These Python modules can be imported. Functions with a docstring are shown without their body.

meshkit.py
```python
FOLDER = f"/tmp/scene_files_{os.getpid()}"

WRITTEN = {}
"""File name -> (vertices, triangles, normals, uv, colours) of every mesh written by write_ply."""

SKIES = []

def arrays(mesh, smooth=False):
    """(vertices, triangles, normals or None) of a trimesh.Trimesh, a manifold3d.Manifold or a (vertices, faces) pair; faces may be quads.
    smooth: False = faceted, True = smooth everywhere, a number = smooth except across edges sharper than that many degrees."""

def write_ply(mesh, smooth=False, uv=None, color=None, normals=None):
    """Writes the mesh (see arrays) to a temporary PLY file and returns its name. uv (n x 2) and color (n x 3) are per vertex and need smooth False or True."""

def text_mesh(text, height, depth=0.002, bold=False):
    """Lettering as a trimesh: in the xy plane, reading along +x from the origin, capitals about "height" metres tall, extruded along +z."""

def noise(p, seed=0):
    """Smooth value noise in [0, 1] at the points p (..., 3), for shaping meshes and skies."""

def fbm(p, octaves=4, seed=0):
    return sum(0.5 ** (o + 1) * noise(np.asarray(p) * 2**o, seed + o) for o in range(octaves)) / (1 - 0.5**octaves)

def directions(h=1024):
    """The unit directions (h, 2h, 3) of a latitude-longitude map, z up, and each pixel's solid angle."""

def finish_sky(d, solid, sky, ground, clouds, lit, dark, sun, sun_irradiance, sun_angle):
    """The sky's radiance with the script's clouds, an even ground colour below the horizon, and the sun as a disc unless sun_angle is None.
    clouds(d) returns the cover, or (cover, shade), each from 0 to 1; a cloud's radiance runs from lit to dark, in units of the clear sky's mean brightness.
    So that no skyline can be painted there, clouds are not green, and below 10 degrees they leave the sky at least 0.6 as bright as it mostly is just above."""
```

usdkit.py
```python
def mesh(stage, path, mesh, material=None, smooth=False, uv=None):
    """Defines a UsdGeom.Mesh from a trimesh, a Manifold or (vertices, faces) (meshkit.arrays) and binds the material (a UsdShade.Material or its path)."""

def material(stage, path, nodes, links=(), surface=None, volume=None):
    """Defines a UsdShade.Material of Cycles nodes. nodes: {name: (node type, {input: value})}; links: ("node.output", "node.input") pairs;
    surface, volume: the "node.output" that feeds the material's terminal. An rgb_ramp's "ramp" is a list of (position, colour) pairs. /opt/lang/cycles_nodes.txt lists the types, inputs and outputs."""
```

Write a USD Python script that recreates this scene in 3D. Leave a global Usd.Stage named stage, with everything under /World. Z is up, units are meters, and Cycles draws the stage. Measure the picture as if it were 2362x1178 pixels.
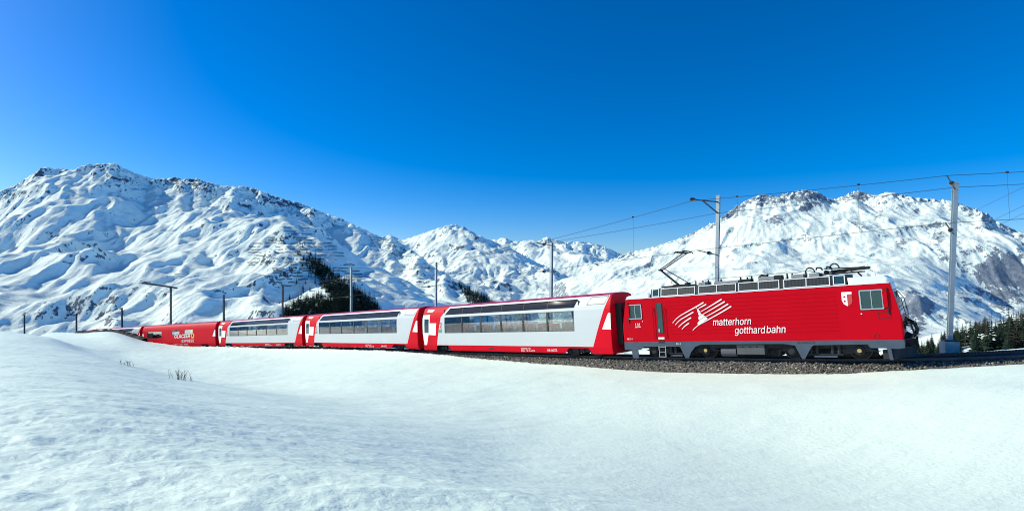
import math
import numpy as np
import trimesh
import manifold3d as m3
from scipy.interpolate import RBFInterpolator, PchipInterpolator, CubicSpline
from scipy.ndimage import gaussian_filter, gaussian_filter1d, map_coordinates
from scipy.spatial import cKDTree
from shapely.geometry import Polygon, box as sbox, LineString
from shapely.ops import unary_union
from pxr import Usd, UsdGeom, UsdLux, UsdShade, Sdf, Gf, Vt
import usdkit, meshkit

# ------------------------------------------------------------------ camera, sky, sun, exposure
EXPOSURE = 0.12
SUN_AZ, SUN_EL, SUN_I, SUN_COL = -80.0, 29.0, 1.25, (1.0, 0.985, 0.78)
SKY_STRENGTH, SKY_SAT, SKY_HUE = 0.148, 1.39, 0.505
SKY = dict(altitude=1500.0, air_density=0.9, aerosol_density=2.0, ozone_density=5.5)
stage = Usd.Stage.CreateInMemory()
UsdGeom.SetStageUpAxis(stage, "Z")
UsdGeom.SetStageMetersPerUnit(stage, 1.0)
W = UsdGeom.Xform.Define(stage, "/World")
UsdGeom.Scope.Define(stage, "/World/Looks")

F, CX, YH = 1200.0, 1181.0, 630.0            # focal length, centre column and horizon row in photo pixels (survey of the place)
cam = UsdGeom.Camera.Define(stage, "/World/camera")
cam.CreateHorizontalApertureAttr(36.0)
cam.CreateFocalLengthAttr(36.0 * F / 2362.0)
cam.CreateVerticalApertureOffsetAttr(36.0 * (YH - 589.0) / 2362.0)
cam.CreateClippingRangeAttr(Gf.Vec2f(0.1, 60000.0))
cam.CreateExposureAttr(EXPOSURE)
cam.AddRotateXOp().Set(90.0)                  # eye at the origin, looking along +y

SUN = np.array([math.sin(math.radians(SUN_AZ)) * math.cos(math.radians(SUN_EL)),
                math.cos(math.radians(SUN_AZ)) * math.cos(math.radians(SUN_EL)), math.sin(math.radians(SUN_EL))])
sun = UsdLux.DistantLight.Define(stage, "/World/sun")
sun.CreateIntensityAttr(SUN_I)
sun.CreateAngleAttr(0.53)
sun.CreateNormalizeAttr(True)
sun.CreateColorAttr(Gf.Vec3f(*SUN_COL))
_z = SUN; _x = np.cross([0, 0, 1.0], _z); _x /= np.linalg.norm(_x); _y = np.cross(_z, _x)
sun.AddTransformOp().Set(Gf.Matrix4d(*[float(v) for r in (_x, _y, _z) for v in (*r, 0.0)], 0, 0, 0, 1))

dome = UsdLux.DomeLight.Define(stage, "/World/sky")
sky_mat = usdkit.material(stage, "/World/Looks/sky_air", {
    "sky": ("sky_texture", dict(sky_type="single_scattering", sun_disc=False, sun_elevation=math.radians(SUN_EL), sun_rotation=math.radians(SUN_AZ), **SKY)),
    "sat": ("hsv", dict(hue=SKY_HUE, saturation=SKY_SAT, value=1.0, fac=1.0)),
    "bg": ("background_shader", dict(strength=SKY_STRENGTH))},
    [("sky.color", "sat.color"), ("sat.color", "bg.color")], surface="bg.background")
UsdShade.MaterialBindingAPI.Apply(dome.GetPrim()).Bind(sky_mat)
dome.GetPrim().SetCustomDataByKey("kind", "structure")

# ------------------------------------------------------------------ helpers
def P(px, py, d):
    """The point of the place that lies at distance d along the view line through photo pixel (px, py)."""
    return np.array([(px - CX) / F * d, d, (YH - py) / F * d])

def to_px(v):
    v = np.asarray(v, float)
    return CX + F * v[..., 0] / v[..., 1], YH - F * v[..., 2] / v[..., 1]

_names = {}
def path_of(parent, name):
    base = (parent.GetPath().pathString if parent is not None else "/World") + "/" + name
    n = _names.get(base, -1) + 1
    _names[base] = n
    return base if n == 0 else f"{base}_{n:03d}"

def setkeys(prim, label=None, category=None, group=None, kind=None):
    for k, v in (("label", label), ("category", category), ("group", group), ("kind", kind)):
        if v:
            prim.SetCustomDataByKey(k, v)
    return prim

def obj(name, mesh, mat, parent=None, smooth=False, **keys):
    m = usdkit.mesh(stage, path_of(parent, name), mesh, mat, smooth=smooth)
    return setkeys(m.GetPrim(), **keys)

def thing(name, R=None, t=(0, 0, 0), **keys):
    x = UsdGeom.Xform.Define(stage, path_of(None, name))
    R = np.eye(3) if R is None else R
    x.AddTransformOp().Set(Gf.Matrix4d(*[float(v) for r in R for v in (*r, 0.0)], *[float(v) for v in t], 1.0))
    return setkeys(x.GetPrim(), **keys)

def copy_of(proto, R, t, **keys):
    """A copy of a thing with its parts under the next number."""
    x = thing(proto.GetName().split("__")[0], R, t, **keys)
    x.GetReferences().AddInternalReference(proto.GetPath())
    x.SetInstanceable(True)
    for k, v in keys.items():
        if v: x.SetCustomDataByKey(k, v)
    return x

def rotz(a, s=1.0):
    c, n = math.cos(a) * s, math.sin(a) * s
    return np.array([[c, n, 0], [-n, c, 0], [0, 0, s]])

class MB:
    """Collects shapes into one mesh."""
    def __init__(self): self.v, self.f, self.n = [], [], 0
    def add(self, v, f):
        v = np.asarray(v, float); f = np.asarray(f, int)
        if f.shape[1] == 4: f = np.vstack([f[:, [0, 1, 2]], f[:, [0, 2, 3]]])
        self.v.append(v); self.f.append(f + self.n); self.n += len(v); return self
    def box(self, x0, x1, y0, y1, z0, z1):
        v = [[x, y, z] for x in (x0, x1) for y in (y0, y1) for z in (z0, z1)]
        return self.add(v, [[0, 1, 3, 2], [4, 6, 7, 5], [0, 4, 5, 1], [2, 3, 7, 6], [0, 2, 6, 4], [1, 5, 7, 3]])
    def tube(self, pts, r, n=6, cap=True):
        pts = np.asarray(pts, float); k = len(pts)
        r = np.broadcast_to(np.asarray(r, float), (k,))
        T = np.gradient(pts, axis=0); T /= np.linalg.norm(T, axis=1, keepdims=True) + 1e-12
        ref = np.array([0, 0, 1.0]) if abs(T[0, 2]) < .9 else np.array([0, 1.0, 0])
        A = np.cross(T, ref); A /= np.linalg.norm(A, axis=1, keepdims=True) + 1e-12
        B = np.cross(T, A)
        a = np.arange(n) * 2 * np.pi / n
        v = (pts[:, None] + r[:, None, None] * (np.cos(a)[None, :, None] * A[:, None] + np.sin(a)[None, :, None] * B[:, None])).reshape(-1, 3)
        i, j = np.meshgrid(np.arange(k - 1), np.arange(n), indexing="ij"); i, j = i.ravel(), j.ravel()
        f = np.stack([i * n + j, i * n + (j + 1) % n, (i + 1) * n + (j + 1) % n, (i + 1) * n + j], 1)
        self.add(v, f)
        if cap:
            for s, o in ((0, 1), ((k - 1) * n, -1)):
                self.f.append(np.array([[s, s + q, s + q + 1][::o] for q in range(1, n - 1)]) + self.n - len(v))
        return self
    def cyl(self, p0, p1, r, n=16): return self.tube([p0, p1], r, n)
    def tri(self, t):
        return self.add(np.array(t.vertices), np.array(t.faces))
    def prism(self, poly, y0, y1):
        """A polygon in (x, z), pushed along y."""
        if hasattr(poly, "geoms"):
            for g in poly.geoms: self.prism(g, y0, y1)
            return self
        t = trimesh.creation.extrude_polygon(Polygon(poly) if not isinstance(poly, Polygon) else poly, y1 - y0, engine="earcut")
        v = np.array(t.vertices); v = np.stack([v[:, 0], v[:, 2] + y0, v[:, 1]], 1)
        return self.add(v, np.array(t.faces)[:, ::-1])
    def get(self): return np.vstack(self.v), np.vstack(self.f)

def text_on_side(text, x0, z0, height, width=None, slant=0.0, depth=0.004, y=-1.33, bold=False):
    """Lettering standing in the xz plane on a side that faces -y."""
    t = meshkit.text_mesh(text, height, depth, bold)
    v = np.array(t.vertices)
    if width: v[:, 0] *= width / (v[:, 0].max() - v[:, 0].min()) ; 
    v[:, 0] -= v[:, 0].min()
    v[:, 0] += v[:, 1] * slant
    return np.stack([v[:, 0] + x0, y - v[:, 2], v[:, 1] + z0], 1), np.array(t.faces)

# ------------------------------------------------------------------ materials
def plain(name, col, rough=0.5, metal=0.0, noise=0.0, scale=3.0, coat=0.0, spec=0.5, bump=0.0, bump_scale=20.0):
    nodes = {"p": ("principled_bsdf", dict(base_color=col, roughness=rough, metallic=metal, coat_weight=coat, specular_ior_level=spec))}
    links = []
    if noise or bump:
        nodes["tc"] = ("texture_coordinate", {})
    if noise:
        c = np.array(col)
        nodes["n"] = ("noise_texture", dict(scale=scale, detail=4.0, roughness=.6))
        nodes["r"] = ("rgb_ramp", {"ramp": [(.3, tuple(np.clip(c * (1 - noise), 0, 1))), (.7, tuple(np.clip(c * (1 + noise), 0, 1)))]})
        links += [("tc.object", "n.vector"), ("n.fac", "r.fac"), ("r.color", "p.base_color")]
    if bump:
        nodes["n2"] = ("noise_texture", dict(scale=bump_scale, detail=3.0))
        nodes["b"] = ("bump", dict(strength=bump, distance=.02))
        links += [("tc.object", "n2.vector"), ("n2.fac", "b.height"), ("b.normal", "p.normal")]
    return usdkit.material(stage, "/World/Looks/" + name, nodes, links, surface="p.BSDF")

def pane_mat(name, tint, gloss=1.0, f0=.07):
    return usdkit.material(stage, "/World/Looks/" + name, {
        "t": ("transparent_bsdf", dict(color=tint)), "g": ("glossy_bsdf", dict(color=(gloss,) * 3, roughness=.015)),
        "l": ("layer_weight", dict(blend=.5)), "pw": ("math", dict(math_type="power", value2=4.0)),
        "f": ("math", dict(math_type="multiply_add", value2=1 - f0, value3=f0, use_clamp=True)), "m": ("mix_closure", {})},
        [("l.facing", "pw.value1"), ("pw.value", "f.value1"), ("f.value", "m.fac"), ("t.BSDF", "m.closure1"), ("g.BSDF", "m.closure2")], surface="m.closure")

SNOW = (.80, .915, .81)
M = {}
def snow_material():
    return usdkit.material(stage, "/World/Looks/snow", {
        "g": ("geometry", {}),
        "map": ("mapping", dict(scale=(1.0, 1.0, 1.0))),
        "n1": ("noise_texture", dict(scale=9.0, detail=6.0, roughness=.62, distortion=.3)),
        "n2": ("noise_texture", dict(scale=60.0, detail=3.0, roughness=.6)),
        "mapa": ("mapping", dict(scale=(3.0, 14.0, 8.0), rotation=(0.0, 0.0, .5))),
        "n3": ("noise_texture", dict(scale=.8, detail=6.0, roughness=.65, distortion=.8)),
        "b1": ("bump", dict(strength=.35, distance=.05)),
        "b2": ("bump", dict(strength=.25, distance=.008)),
        "b3": ("bump", dict(strength=.55, distance=.045)),
        "nc": ("noise_texture", dict(scale=.35, detail=4.0)),
        "rc": ("rgb_ramp", {"ramp": [(.3, tuple(np.array(SNOW) * .97)), (.7, tuple(np.minimum(np.array(SNOW) * 1.02, .93)))]}),
        "p": ("principled_bsdf", dict(roughness=.55, specular_ior_level=.25))},
        [("g.position", "n1.vector"), ("g.position", "n2.vector"), ("g.position", "mapa.vector"), ("mapa.vector", "n3.vector"),
         ("n1.fac", "b1.height"), ("n3.fac", "b3.height"), ("n2.fac", "b2.height"), ("b1.normal", "b3.normal"), ("b3.normal", "b2.normal"), ("b2.normal", "p.normal"),
         ("g.position", "nc.vector"), ("nc.fac", "rc.fac"), ("rc.color", "p.base_color")], surface="p.BSDF")

def mountain_material(name, rock, rock2, fine, snow=(.76, .85, .79), bump=6.0):
    """Snow over rock; the mesh says through 'rock' how likely bare rock is, noise breaks its edges up."""
    return usdkit.material(stage, "/World/Looks/" + name, {
        "g": ("geometry", {}),
        "a": ("attribute", dict(attribute="rock")),
        "n1": ("noise_texture", dict(scale=fine, detail=6.0, roughness=.68)),
        "mp": ("mapping", dict(scale=(fine * 2.2, fine * 2.2, fine * .6))),
        "n2": ("noise_texture", dict(scale=1.0, detail=4.0, roughness=.65)),
        "s": ("math", dict(math_type="multiply_add", value2=1.6, value3=-.8)),
        "s2": ("math", dict(math_type="multiply_add", value2=1.6, value3=-.8)),
        "ad": ("math", dict(math_type="add")), "ad2": ("math", dict(math_type="add")),
        "mr": ("map_range", dict(range_type="smoothstep", from_min=.46, from_max=.53, clamp=True)),
        "rr": ("rgb_ramp", {"ramp": [(.3, rock), (.7, rock2)]}),
        "mix": ("mix_color", dict(a=snow)),
        "b": ("bump", dict(strength=.85, distance=bump)),
        "p": ("principled_bsdf", dict(roughness=.75, specular_ior_level=.15))},
        [("g.position", "n1.vector"), ("g.position", "mp.vector"), ("mp.vector", "n2.vector"),
         ("n1.fac", "s.value1"), ("n2.fac", "s2.value1"), ("a.fac", "ad.value1"), ("s.value", "ad.value2"), ("ad.value", "ad2.value1"), ("s2.value", "ad2.value2"),
         ("ad2.value", "mr.value"), ("n2.fac", "rr.fac"), ("mr.result", "mix.fac"), ("rr.color", "mix.b"),
         ("mix.result", "p.base_color"), ("n1.fac", "b.height"), ("b.normal", "p.normal")], surface="p.BSDF")

M["snow"] = snow_material()

# ------------------------------------------------------------------ mountains
def erode(H, dx, x0, y0, cell0, octaves, amp, seed, sharp=.5):
    """Carves gullies down the fall line: stripes laid across the slope in jittered cells, finer octave by octave."""
    ny, nx = H.shape
    X = x0 + np.arange(nx) * dx; Y = y0 + np.arange(ny) * dx
    X, Y = np.meshgrid(X, Y)
    H = H.copy()
    for o in range(octaves):
        cell = cell0 / 2 ** o
        if cell < 2.5 * dx: break
        S = gaussian_filter(H, max(cell * .35 / dx, 1.0))
        gy, gx = np.gradient(S, dx)
        g = np.hypot(gx, gy) + 1e-6
        sx, sy = -gy / g, gx / g
        ci, cj = np.floor(X / cell).astype(np.int64), np.floor(Y / cell).astype(np.int64)
        acc = np.zeros_like(H); ws = np.zeros_like(H)
        for a in (-1, 0, 1):
            for b in (-1, 0, 1):
                i, j = ci + a, cj + b
                h = (i * 374761393 + j * 668265263 + (seed + o * 17) * 1442695) & 0xFFFFFFFF
                h = ((h ^ (h >> 13)) * 1274126177) & 0xFFFFFFFF
                r1 = ((h ^ (h >> 16)) & 0xFFFF) / 65535.0; r2 = ((h >> 7) & 0xFFFF) / 65535.0
                px, py = (i + .2 + .6 * r1) * cell, (j + .2 + .6 * r2) * cell
                ddx, ddy = X - px, Y - py
                w = np.exp(-(ddx * ddx + ddy * ddy) / (cell * cell) * 2.2)
                ph = 2 * np.pi * (ddx * sx + ddy * sy) / (cell * .8) + 6.28 * r2
                acc += w * np.cos(ph); ws += w
        e = acc / (ws + 1e-6)
        e = (1 - sharp) * e + sharp * (1 - 2 * np.abs(e) ** .8)
        patch = np.clip(2.2 * meshkit.noise(np.stack([X, Y, 0 * X], -1) / (cell * 1.7), seed + 50 + o) - .35, .15, 1.3)
        H += amp * (.5, .8, 1.0, 1.15, 1.3)[o] * cell * patch * np.clip(g / .55, 0, 1.2) * e
    return H

def mountain(name, crest, mids, extent, dx, er, crag, rock_fn, mat, label, seed, behind=.3, fit=True, foot=160.0, smooth_sky=8):
    x0, x1, y0, y1 = extent
    pts = [P(*c) for c in crest] + [P(*m) for m in mids]
    for c in crest:
        p = P(*c); q = P(c[0], c[1], c[2] * 1.22); q[2] = p[2] - behind * c[2] * .22
        pts.append(q)
    pts = np.array(pts)
    nx, ny = int((x1 - x0) / dx) + 1, int((y1 - y0) / dx) + 1
    X, Y = np.meshgrid(x0 + np.arange(nx) * dx, y0 + np.arange(ny) * dx)
    st = max(1, int(40 / dx))
    xs, ys = X[0, ::st], Y[::st, 0]
    gx, gy = np.meshgrid(xs, ys)
    sc = 1000.0
    Zc = RBFInterpolator(pts[:, :2] / sc, pts[:, 2], kernel="linear", smoothing=.0)(np.stack([gx.ravel(), gy.ravel()], 1) / sc).reshape(gx.shape)
    Zc = gaussian_filter(Zc, 1.6, mode="nearest")
    Z = map_coordinates(Zc, [np.arange(ny)[:, None] / st * np.ones(nx), np.arange(nx)[None] / st * np.ones((ny, 1))], order=1, mode="nearest")
    q = np.stack([X, Y, 0 * X], -1)
    warp = 160 * (meshkit.fbm(q / 500.0, 3, seed) - .5)
    Z = Z + er.get("fbm", 60) * (meshkit.fbm((q + warp[..., None]) / er.get("fbm_scale", 420.0), 5, seed + 3) - .5) * 2
    ra, rs = er.get("ridge", (0, 200.0))
    if ra:
        wq = q + np.stack([meshkit.fbm(q / (rs * .8), 3, seed + 61) - .5, meshkit.fbm(q / (rs * .8), 3, seed + 67) - .5, 0 * X], -1) * rs * .9
        rr = sum((1 - np.abs(2 * meshkit.noise(wq / rs * 2.03 ** o, seed + 70 + o) - 1)) ** 1.6 * .55 ** o for o in range(5))
        big = sum((1 - np.abs(2 * meshkit.noise((q + 1.6 * (wq - q)) / (rs * 2.3) * 2.0 ** o, seed + 90 + o) - 1)) ** 1.3 * .5 ** o for o in range(3))
        Z = Z + er.get("big", 55) * (big - .9)
        Z = Z + ra * (rr - 1.0) * np.clip(meshkit.fbm(q / (rs * 3), 2, seed + 80) * 2 - .35, .15, 1.2)
    Z = erode(Z, dx, x0, y0, er["cell"], er["oct"], er["amp"], seed, er.get("sharp", .5))
    # crags along the skyline
    cz = np.array([P(*c) for c in crest])
    dist, _ = cKDTree(np.vstack([cz[:-1, :2] + (cz[1:, :2] - cz[:-1, :2]) * t for t in np.linspace(0, 1, 12)])).query(np.stack([X.ravel(), Y.ravel()], 1))
    near = np.exp(-(dist.reshape(X.shape) / crag[1]) ** 2)
    rid = 1 - np.abs(2 * meshkit.fbm(q / crag[2], 4, seed + 9) - 1) * 2
    Z = Z + near * crag[0] * rid
    # bring the skyline back to the surveyed one
    if fit:
        cu, cy = np.array([c[0] for c in crest], float), np.array([c[1] for c in crest], float)
        order = np.argsort(cu)
        for _ in range(4):
            u, y = to_px(np.stack([X, Y, Z], -1))
            b = np.clip(((u + 400) / 4).astype(int), 0, 800)
            top = np.full(801, 1e9); np.minimum.at(top, b.ravel(), y.ravel())
            col = np.arange(801) * 4 - 398
            want = np.interp(col, cu[order], cy[order])
            ok = (top < 1e8) & (col >= cu.min()) & (col <= cu.max())
            dlt = np.where(ok, top - want, 0)
            dlt = gaussian_filter1d(np.interp(col, col[ok], dlt[ok]), smooth_sky / 4)
            w = np.clip(1 - dist.reshape(X.shape) / (crag[1] * 3.0), 0, 1) ** .7
            Z = Z + w * dlt[b] * Y / F
    rim = np.minimum.reduce([X - x0, x1 - X, Y - y0, y1 - Y])      # the feet run down under the valley floor
    Z = Z - 330 * (1 - np.clip(rim / foot, 0, 1)) ** 1.5
    gy_, gx_ = np.gradient(Z, dx)
    slope = np.hypot(gx_, gy_)
    u, y = to_px(np.stack([X, Y, Z], -1))
    curv = Z - gaussian_filter(Z, 30 / dx)
    rock = rock_fn(u, y, slope, curv, near)
    v = np.stack([X, Y, Z], -1).reshape(-1, 3)
    i, j = np.meshgrid(np.arange(ny - 1), np.arange(nx - 1), indexing="ij")
    ok = (np.abs(X / Y)[:-1, :-1] < 1.35) & (Z[:-1, :-1] > -330)
    i, j = i[ok], j[ok]
    f = np.stack([i * nx + j, i * nx + j + 1, (i + 1) * nx + j + 1, (i + 1) * nx + j], 1)
    used = np.unique(f); remap = np.full(len(v), -1); remap[used] = np.arange(len(used))
    m = usdkit.mesh(stage, path_of(None, name), (v[used], remap[f]), mat, smooth=True)
    UsdGeom.PrimvarsAPI(m).CreatePrimvar("rock", Sdf.ValueTypeNames.FloatArray, "vertex").Set(Vt.FloatArray.FromNumpy(rock.ravel()[used].astype(np.float32)))
    setkeys(m.GetPrim(), label=label, category="mountain", kind="structure")
    def height(x, yy):
        return map_coordinates(Z, [(np.asarray(yy, float) - y0) / dx, (np.asarray(x, float) - x0) / dx], order=1, mode="nearest")
    def hit(px, py):
        """Where the view line through a photo pixel first meets this mountain."""
        d = np.linspace(y0 + 5, y1 - 5, 900)
        x = (px - CX) / F * d
        z = (YH - py) / F * d
        hh = height(x, d)
        k = np.nonzero(hh > z)[0]
        if not len(k): return None
        return np.array([x[k[0]], d[k[0]], hh[k[0]]])
    return height, hit

def blobs(u, y, lst):
    """Bare patches: (px, py, half width, half height, tilt in degrees, weight)."""
    out = np.zeros_like(u)
    for bx, by, rx, ry, a, wgt in lst:
        c, s = math.cos(math.radians(a)), math.sin(math.radians(a))
        dx_, dy_ = u - bx, y - by
        q = ((dx_ * c + dy_ * s) / rx) ** 2 + ((-dx_ * s + dy_ * c) / ry) ** 2
        out = np.maximum(out, wgt * np.exp(-q ** 2 * .7))
    return out

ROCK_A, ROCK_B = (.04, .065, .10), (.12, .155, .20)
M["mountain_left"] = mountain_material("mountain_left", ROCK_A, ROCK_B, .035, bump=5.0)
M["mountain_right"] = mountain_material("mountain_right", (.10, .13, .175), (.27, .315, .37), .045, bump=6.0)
M["mountain_far"] = mountain_material("mountain_far", (.08, .09, .12), (.2, .21, .24), .016, bump=9.0)

left_crest = [(-160, 500, 2450), (-60, 465, 2500), (0, 441, 2600), (40, 425, 2650), (75, 402, 2750), (97, 385, 2800), (130, 389, 2850), (170, 391, 2850), (198, 379, 2850),
              (240, 378, 2850), (262, 375, 2800), (290, 389, 2800), (320, 402, 2850), (345, 410, 2950), (375, 413, 3000), (402, 409, 3000), (430, 413, 3000), (455, 411, 3000), (480, 420, 2950),
              (520, 429, 2950), (575, 430, 2950), (600, 439, 2950), (620, 447, 2950), (660, 460, 3000), (700, 470, 3000), (740, 487, 3000), (775, 505, 3000)]
left_mids = [(-100, 600, 1950), (100, 470, 2500), (100, 560, 2100), (250, 470, 2550), (250, 560, 2200), (330, 520, 2500), (60, 680, 1500), (250, 690, 1500), (420, 600, 1950), (420, 680, 1500), (480, 500, 2500),
             (550, 530, 2150), (550, 640, 1600), (640, 560, 1950), (660, 620, 1700), (760, 660, 1500), (820, 700, 1330), (700, 720, 1300),
             (620, 498, 2350), (660, 512, 2250), (690, 523, 2150), (718, 568, 1960), (742, 620, 1750), (790, 672, 1500), (850, 722, 1290),
             (740, 538, 2330), (770, 562, 2300), (800, 590, 2250), (850, 620, 2150), (900, 650, 2040), (950, 680, 1930), (995, 708, 1830), (1050, 740, 1700), (900, 705, 1700), (850, 665, 1850),
             (790, 600, 2750), (850, 650, 2650), (950, 730, 2400), (1050, 790, 2200), (1120, 810, 1900), (720, 545, 2780),
             (-250, 800, 1080), (0, 800, 1080), (200, 805, 1080), (400, 805, 1080), (600, 800, 1080), (800, 790, 1080), (950, 785, 1060), (1060, 790, 1060)]
def rock_left(u, y, slope, curv, near):
    r = -.07 + .40 * np.clip((slope - .8) / .6, 0, 1) + .06 * near * np.clip((slope - .5) / .5, 0, 1) + .012 * np.clip(curv, -6, 6)
    r += .13 * np.clip((y - 630) / 100, 0, 1)            # scrub and boulders on the lower slopes
    b = blobs(u, y, [(420, 432, 40, 14, 35, .30), (455, 424, 45, 12, 20, .26), (230, 382, 35, 6, 0, .2), (170, 392, 20, 4, 0, .3), (90, 400, 10, 12, -40, .35), (280, 412, 30, 5, 10, .3),
                     (660, 468, 50, 10, 14, .40), (565, 475, 22, 4, 10, .45), (602, 519, 5, 4, 0, .7), (120, 720, 160, 26, 8, .16), (330, 660, 80, 18, -25, .22), (270, 720, 40, 12, -30, .2),
                     (620, 700, 90, 50, 0, .05), (690, 610, 130, 75, 25, .16), (760, 690, 110, 60, 40, .16), (870, 668, 70, 18, 36, .1)])
    return r + b
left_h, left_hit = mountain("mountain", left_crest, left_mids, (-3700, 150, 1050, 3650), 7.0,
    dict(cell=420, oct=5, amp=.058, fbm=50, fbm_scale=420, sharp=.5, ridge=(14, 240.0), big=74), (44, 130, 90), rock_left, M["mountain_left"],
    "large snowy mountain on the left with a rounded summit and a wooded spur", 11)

mid_crest = [(640, 478, 3400), (700, 482, 3350), (740, 488, 3300), (790, 505, 3250), (830, 524, 3150), (880, 548, 3050), (905, 549, 3000), (940, 568, 2850), (970, 590, 2700), (1000, 615, 2550), (1060, 655, 2250), (1130, 692, 2000), (1200, 725, 1800)]
mid_mids = [(800, 560, 2850), (850, 590, 2700), (905, 600, 2500), (900, 660, 2200), (960, 650, 2200), (960, 700, 1950), (1030, 705, 1850), (640, 700, 2500), (800, 740, 2000), (900, 760, 1750), (1000, 770, 1650), (1130, 770, 1600), (1200, 770, 1600)]
def rock_mid(u, y, slope, curv, near):
    r = -.07 + .42 * np.clip((slope - .8) / .6, 0, 1) + .012 * np.clip(curv, -6, 6) + .12 * np.clip((y - 640) / 80, 0, 1)
    return r + blobs(u, y, [(1000, 655, 60, 16, 33, .18), (1070, 680, 70, 14, 32, .3)])
mid_h, mid_hit = mountain("mountain", mid_crest, mid_mids, (-1800, 150, 1580, 4000), 8.0,
    dict(cell=360, oct=5, amp=.058, fbm=45, fbm_scale=380, sharp=.4, ridge=(15, 230.0), big=60), (28, 120, 90), rock_mid, M["mountain_left"],
    "snowy side ridge sloping down to the right behind the wooded spur", 23)

peak_crest = [(860, 575, 5700), (905, 560, 5600), (940, 550, 5500), (980, 536, 5400), (1010, 526, 5300), (1045, 516, 5200), (1072, 524, 5200), (1100, 540, 5200), (1130, 553, 5300), (1180, 573, 5300), (1230, 600, 5100), (1290, 627, 4800), (1350, 655, 4500), (1410, 690, 4200)]
peak_mids = [(1075, 545, 4900), (1105, 575, 4650), (1150, 610, 4300), (1200, 655, 3950), (1250, 690, 3700), (960, 600, 4700), (1020, 640, 4200), (1080, 680, 3800), (900, 640, 4500),
             (820, 720, 3500), (1000, 740, 3350), (1150, 745, 3300), (1300, 735, 3000), (1250, 715, 3100), (1340, 690, 3500), (1420, 715, 3300)]
def rock_peak(u, y, slope, curv, near):
    r = -.03 + .42 * np.clip((slope - .7) / .6, 0, 1) + .007 * np.clip(curv, -9, 9)
    return r + blobs(u, y, [(1050, 600, 70, 22, 45, .16), (1040, 620, 40, 14, 45, .2), (1120, 660, 90, 24, 20, .14), (1280, 660, 70, 16, 10, .14), (1090, 540, 30, 5, 40, .2)])
peak_h, peak_hit = mountain("mountain", peak_crest, peak_mids, (-1900, 1000, 2850, 6500), 11.0,
    dict(cell=520, oct=5, amp=.05, fbm=60, fbm_scale=600, sharp=.45, ridge=(50, 400.0), big=100), (40, 170, 130), rock_peak, M["mountain_far"],
    "pointed snowy peak in the middle of the valley", 31)

far_crest = [(800, 575, 8800), (880, 547, 8600), (901, 541, 8600), (913, 548, 8600), (932, 553, 8600), (1000, 560, 8600), (1090, 556, 8600), (1107, 549, 8600), (1122, 554, 8600), (1142, 552, 8600), (1165, 547, 8600), (1178, 555, 8600), (1200, 557, 8600),
             (1222, 553, 8600), (1242, 556, 8600), (1262, 545, 8500), (1276, 552, 8500), (1300, 557, 8500), (1345, 557, 8500), (1375, 562, 8400), (1395, 568, 8300), (1420, 580, 8200), (1450, 594, 8200), (1530, 605, 8200)]
far_mids = [(900, 640, 7200), (1150, 620, 7200), (1300, 610, 7200), (1340, 600, 7500), (1380, 630, 6700), (1450, 640, 6700), (850, 700, 6200), (1100, 700, 6100), (1300, 690, 6100), (1500, 700, 6100)]
def rock_far(u, y, slope, curv, near):
    return -.04 + .40 * np.clip((slope - .7) / .7, 0, 1) + .004 * np.clip(curv, -14, 14) + blobs(u, y, [(1240, 560, 30, 8, 0, .15), (1160, 556, 60, 8, 0, .12)])
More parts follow.
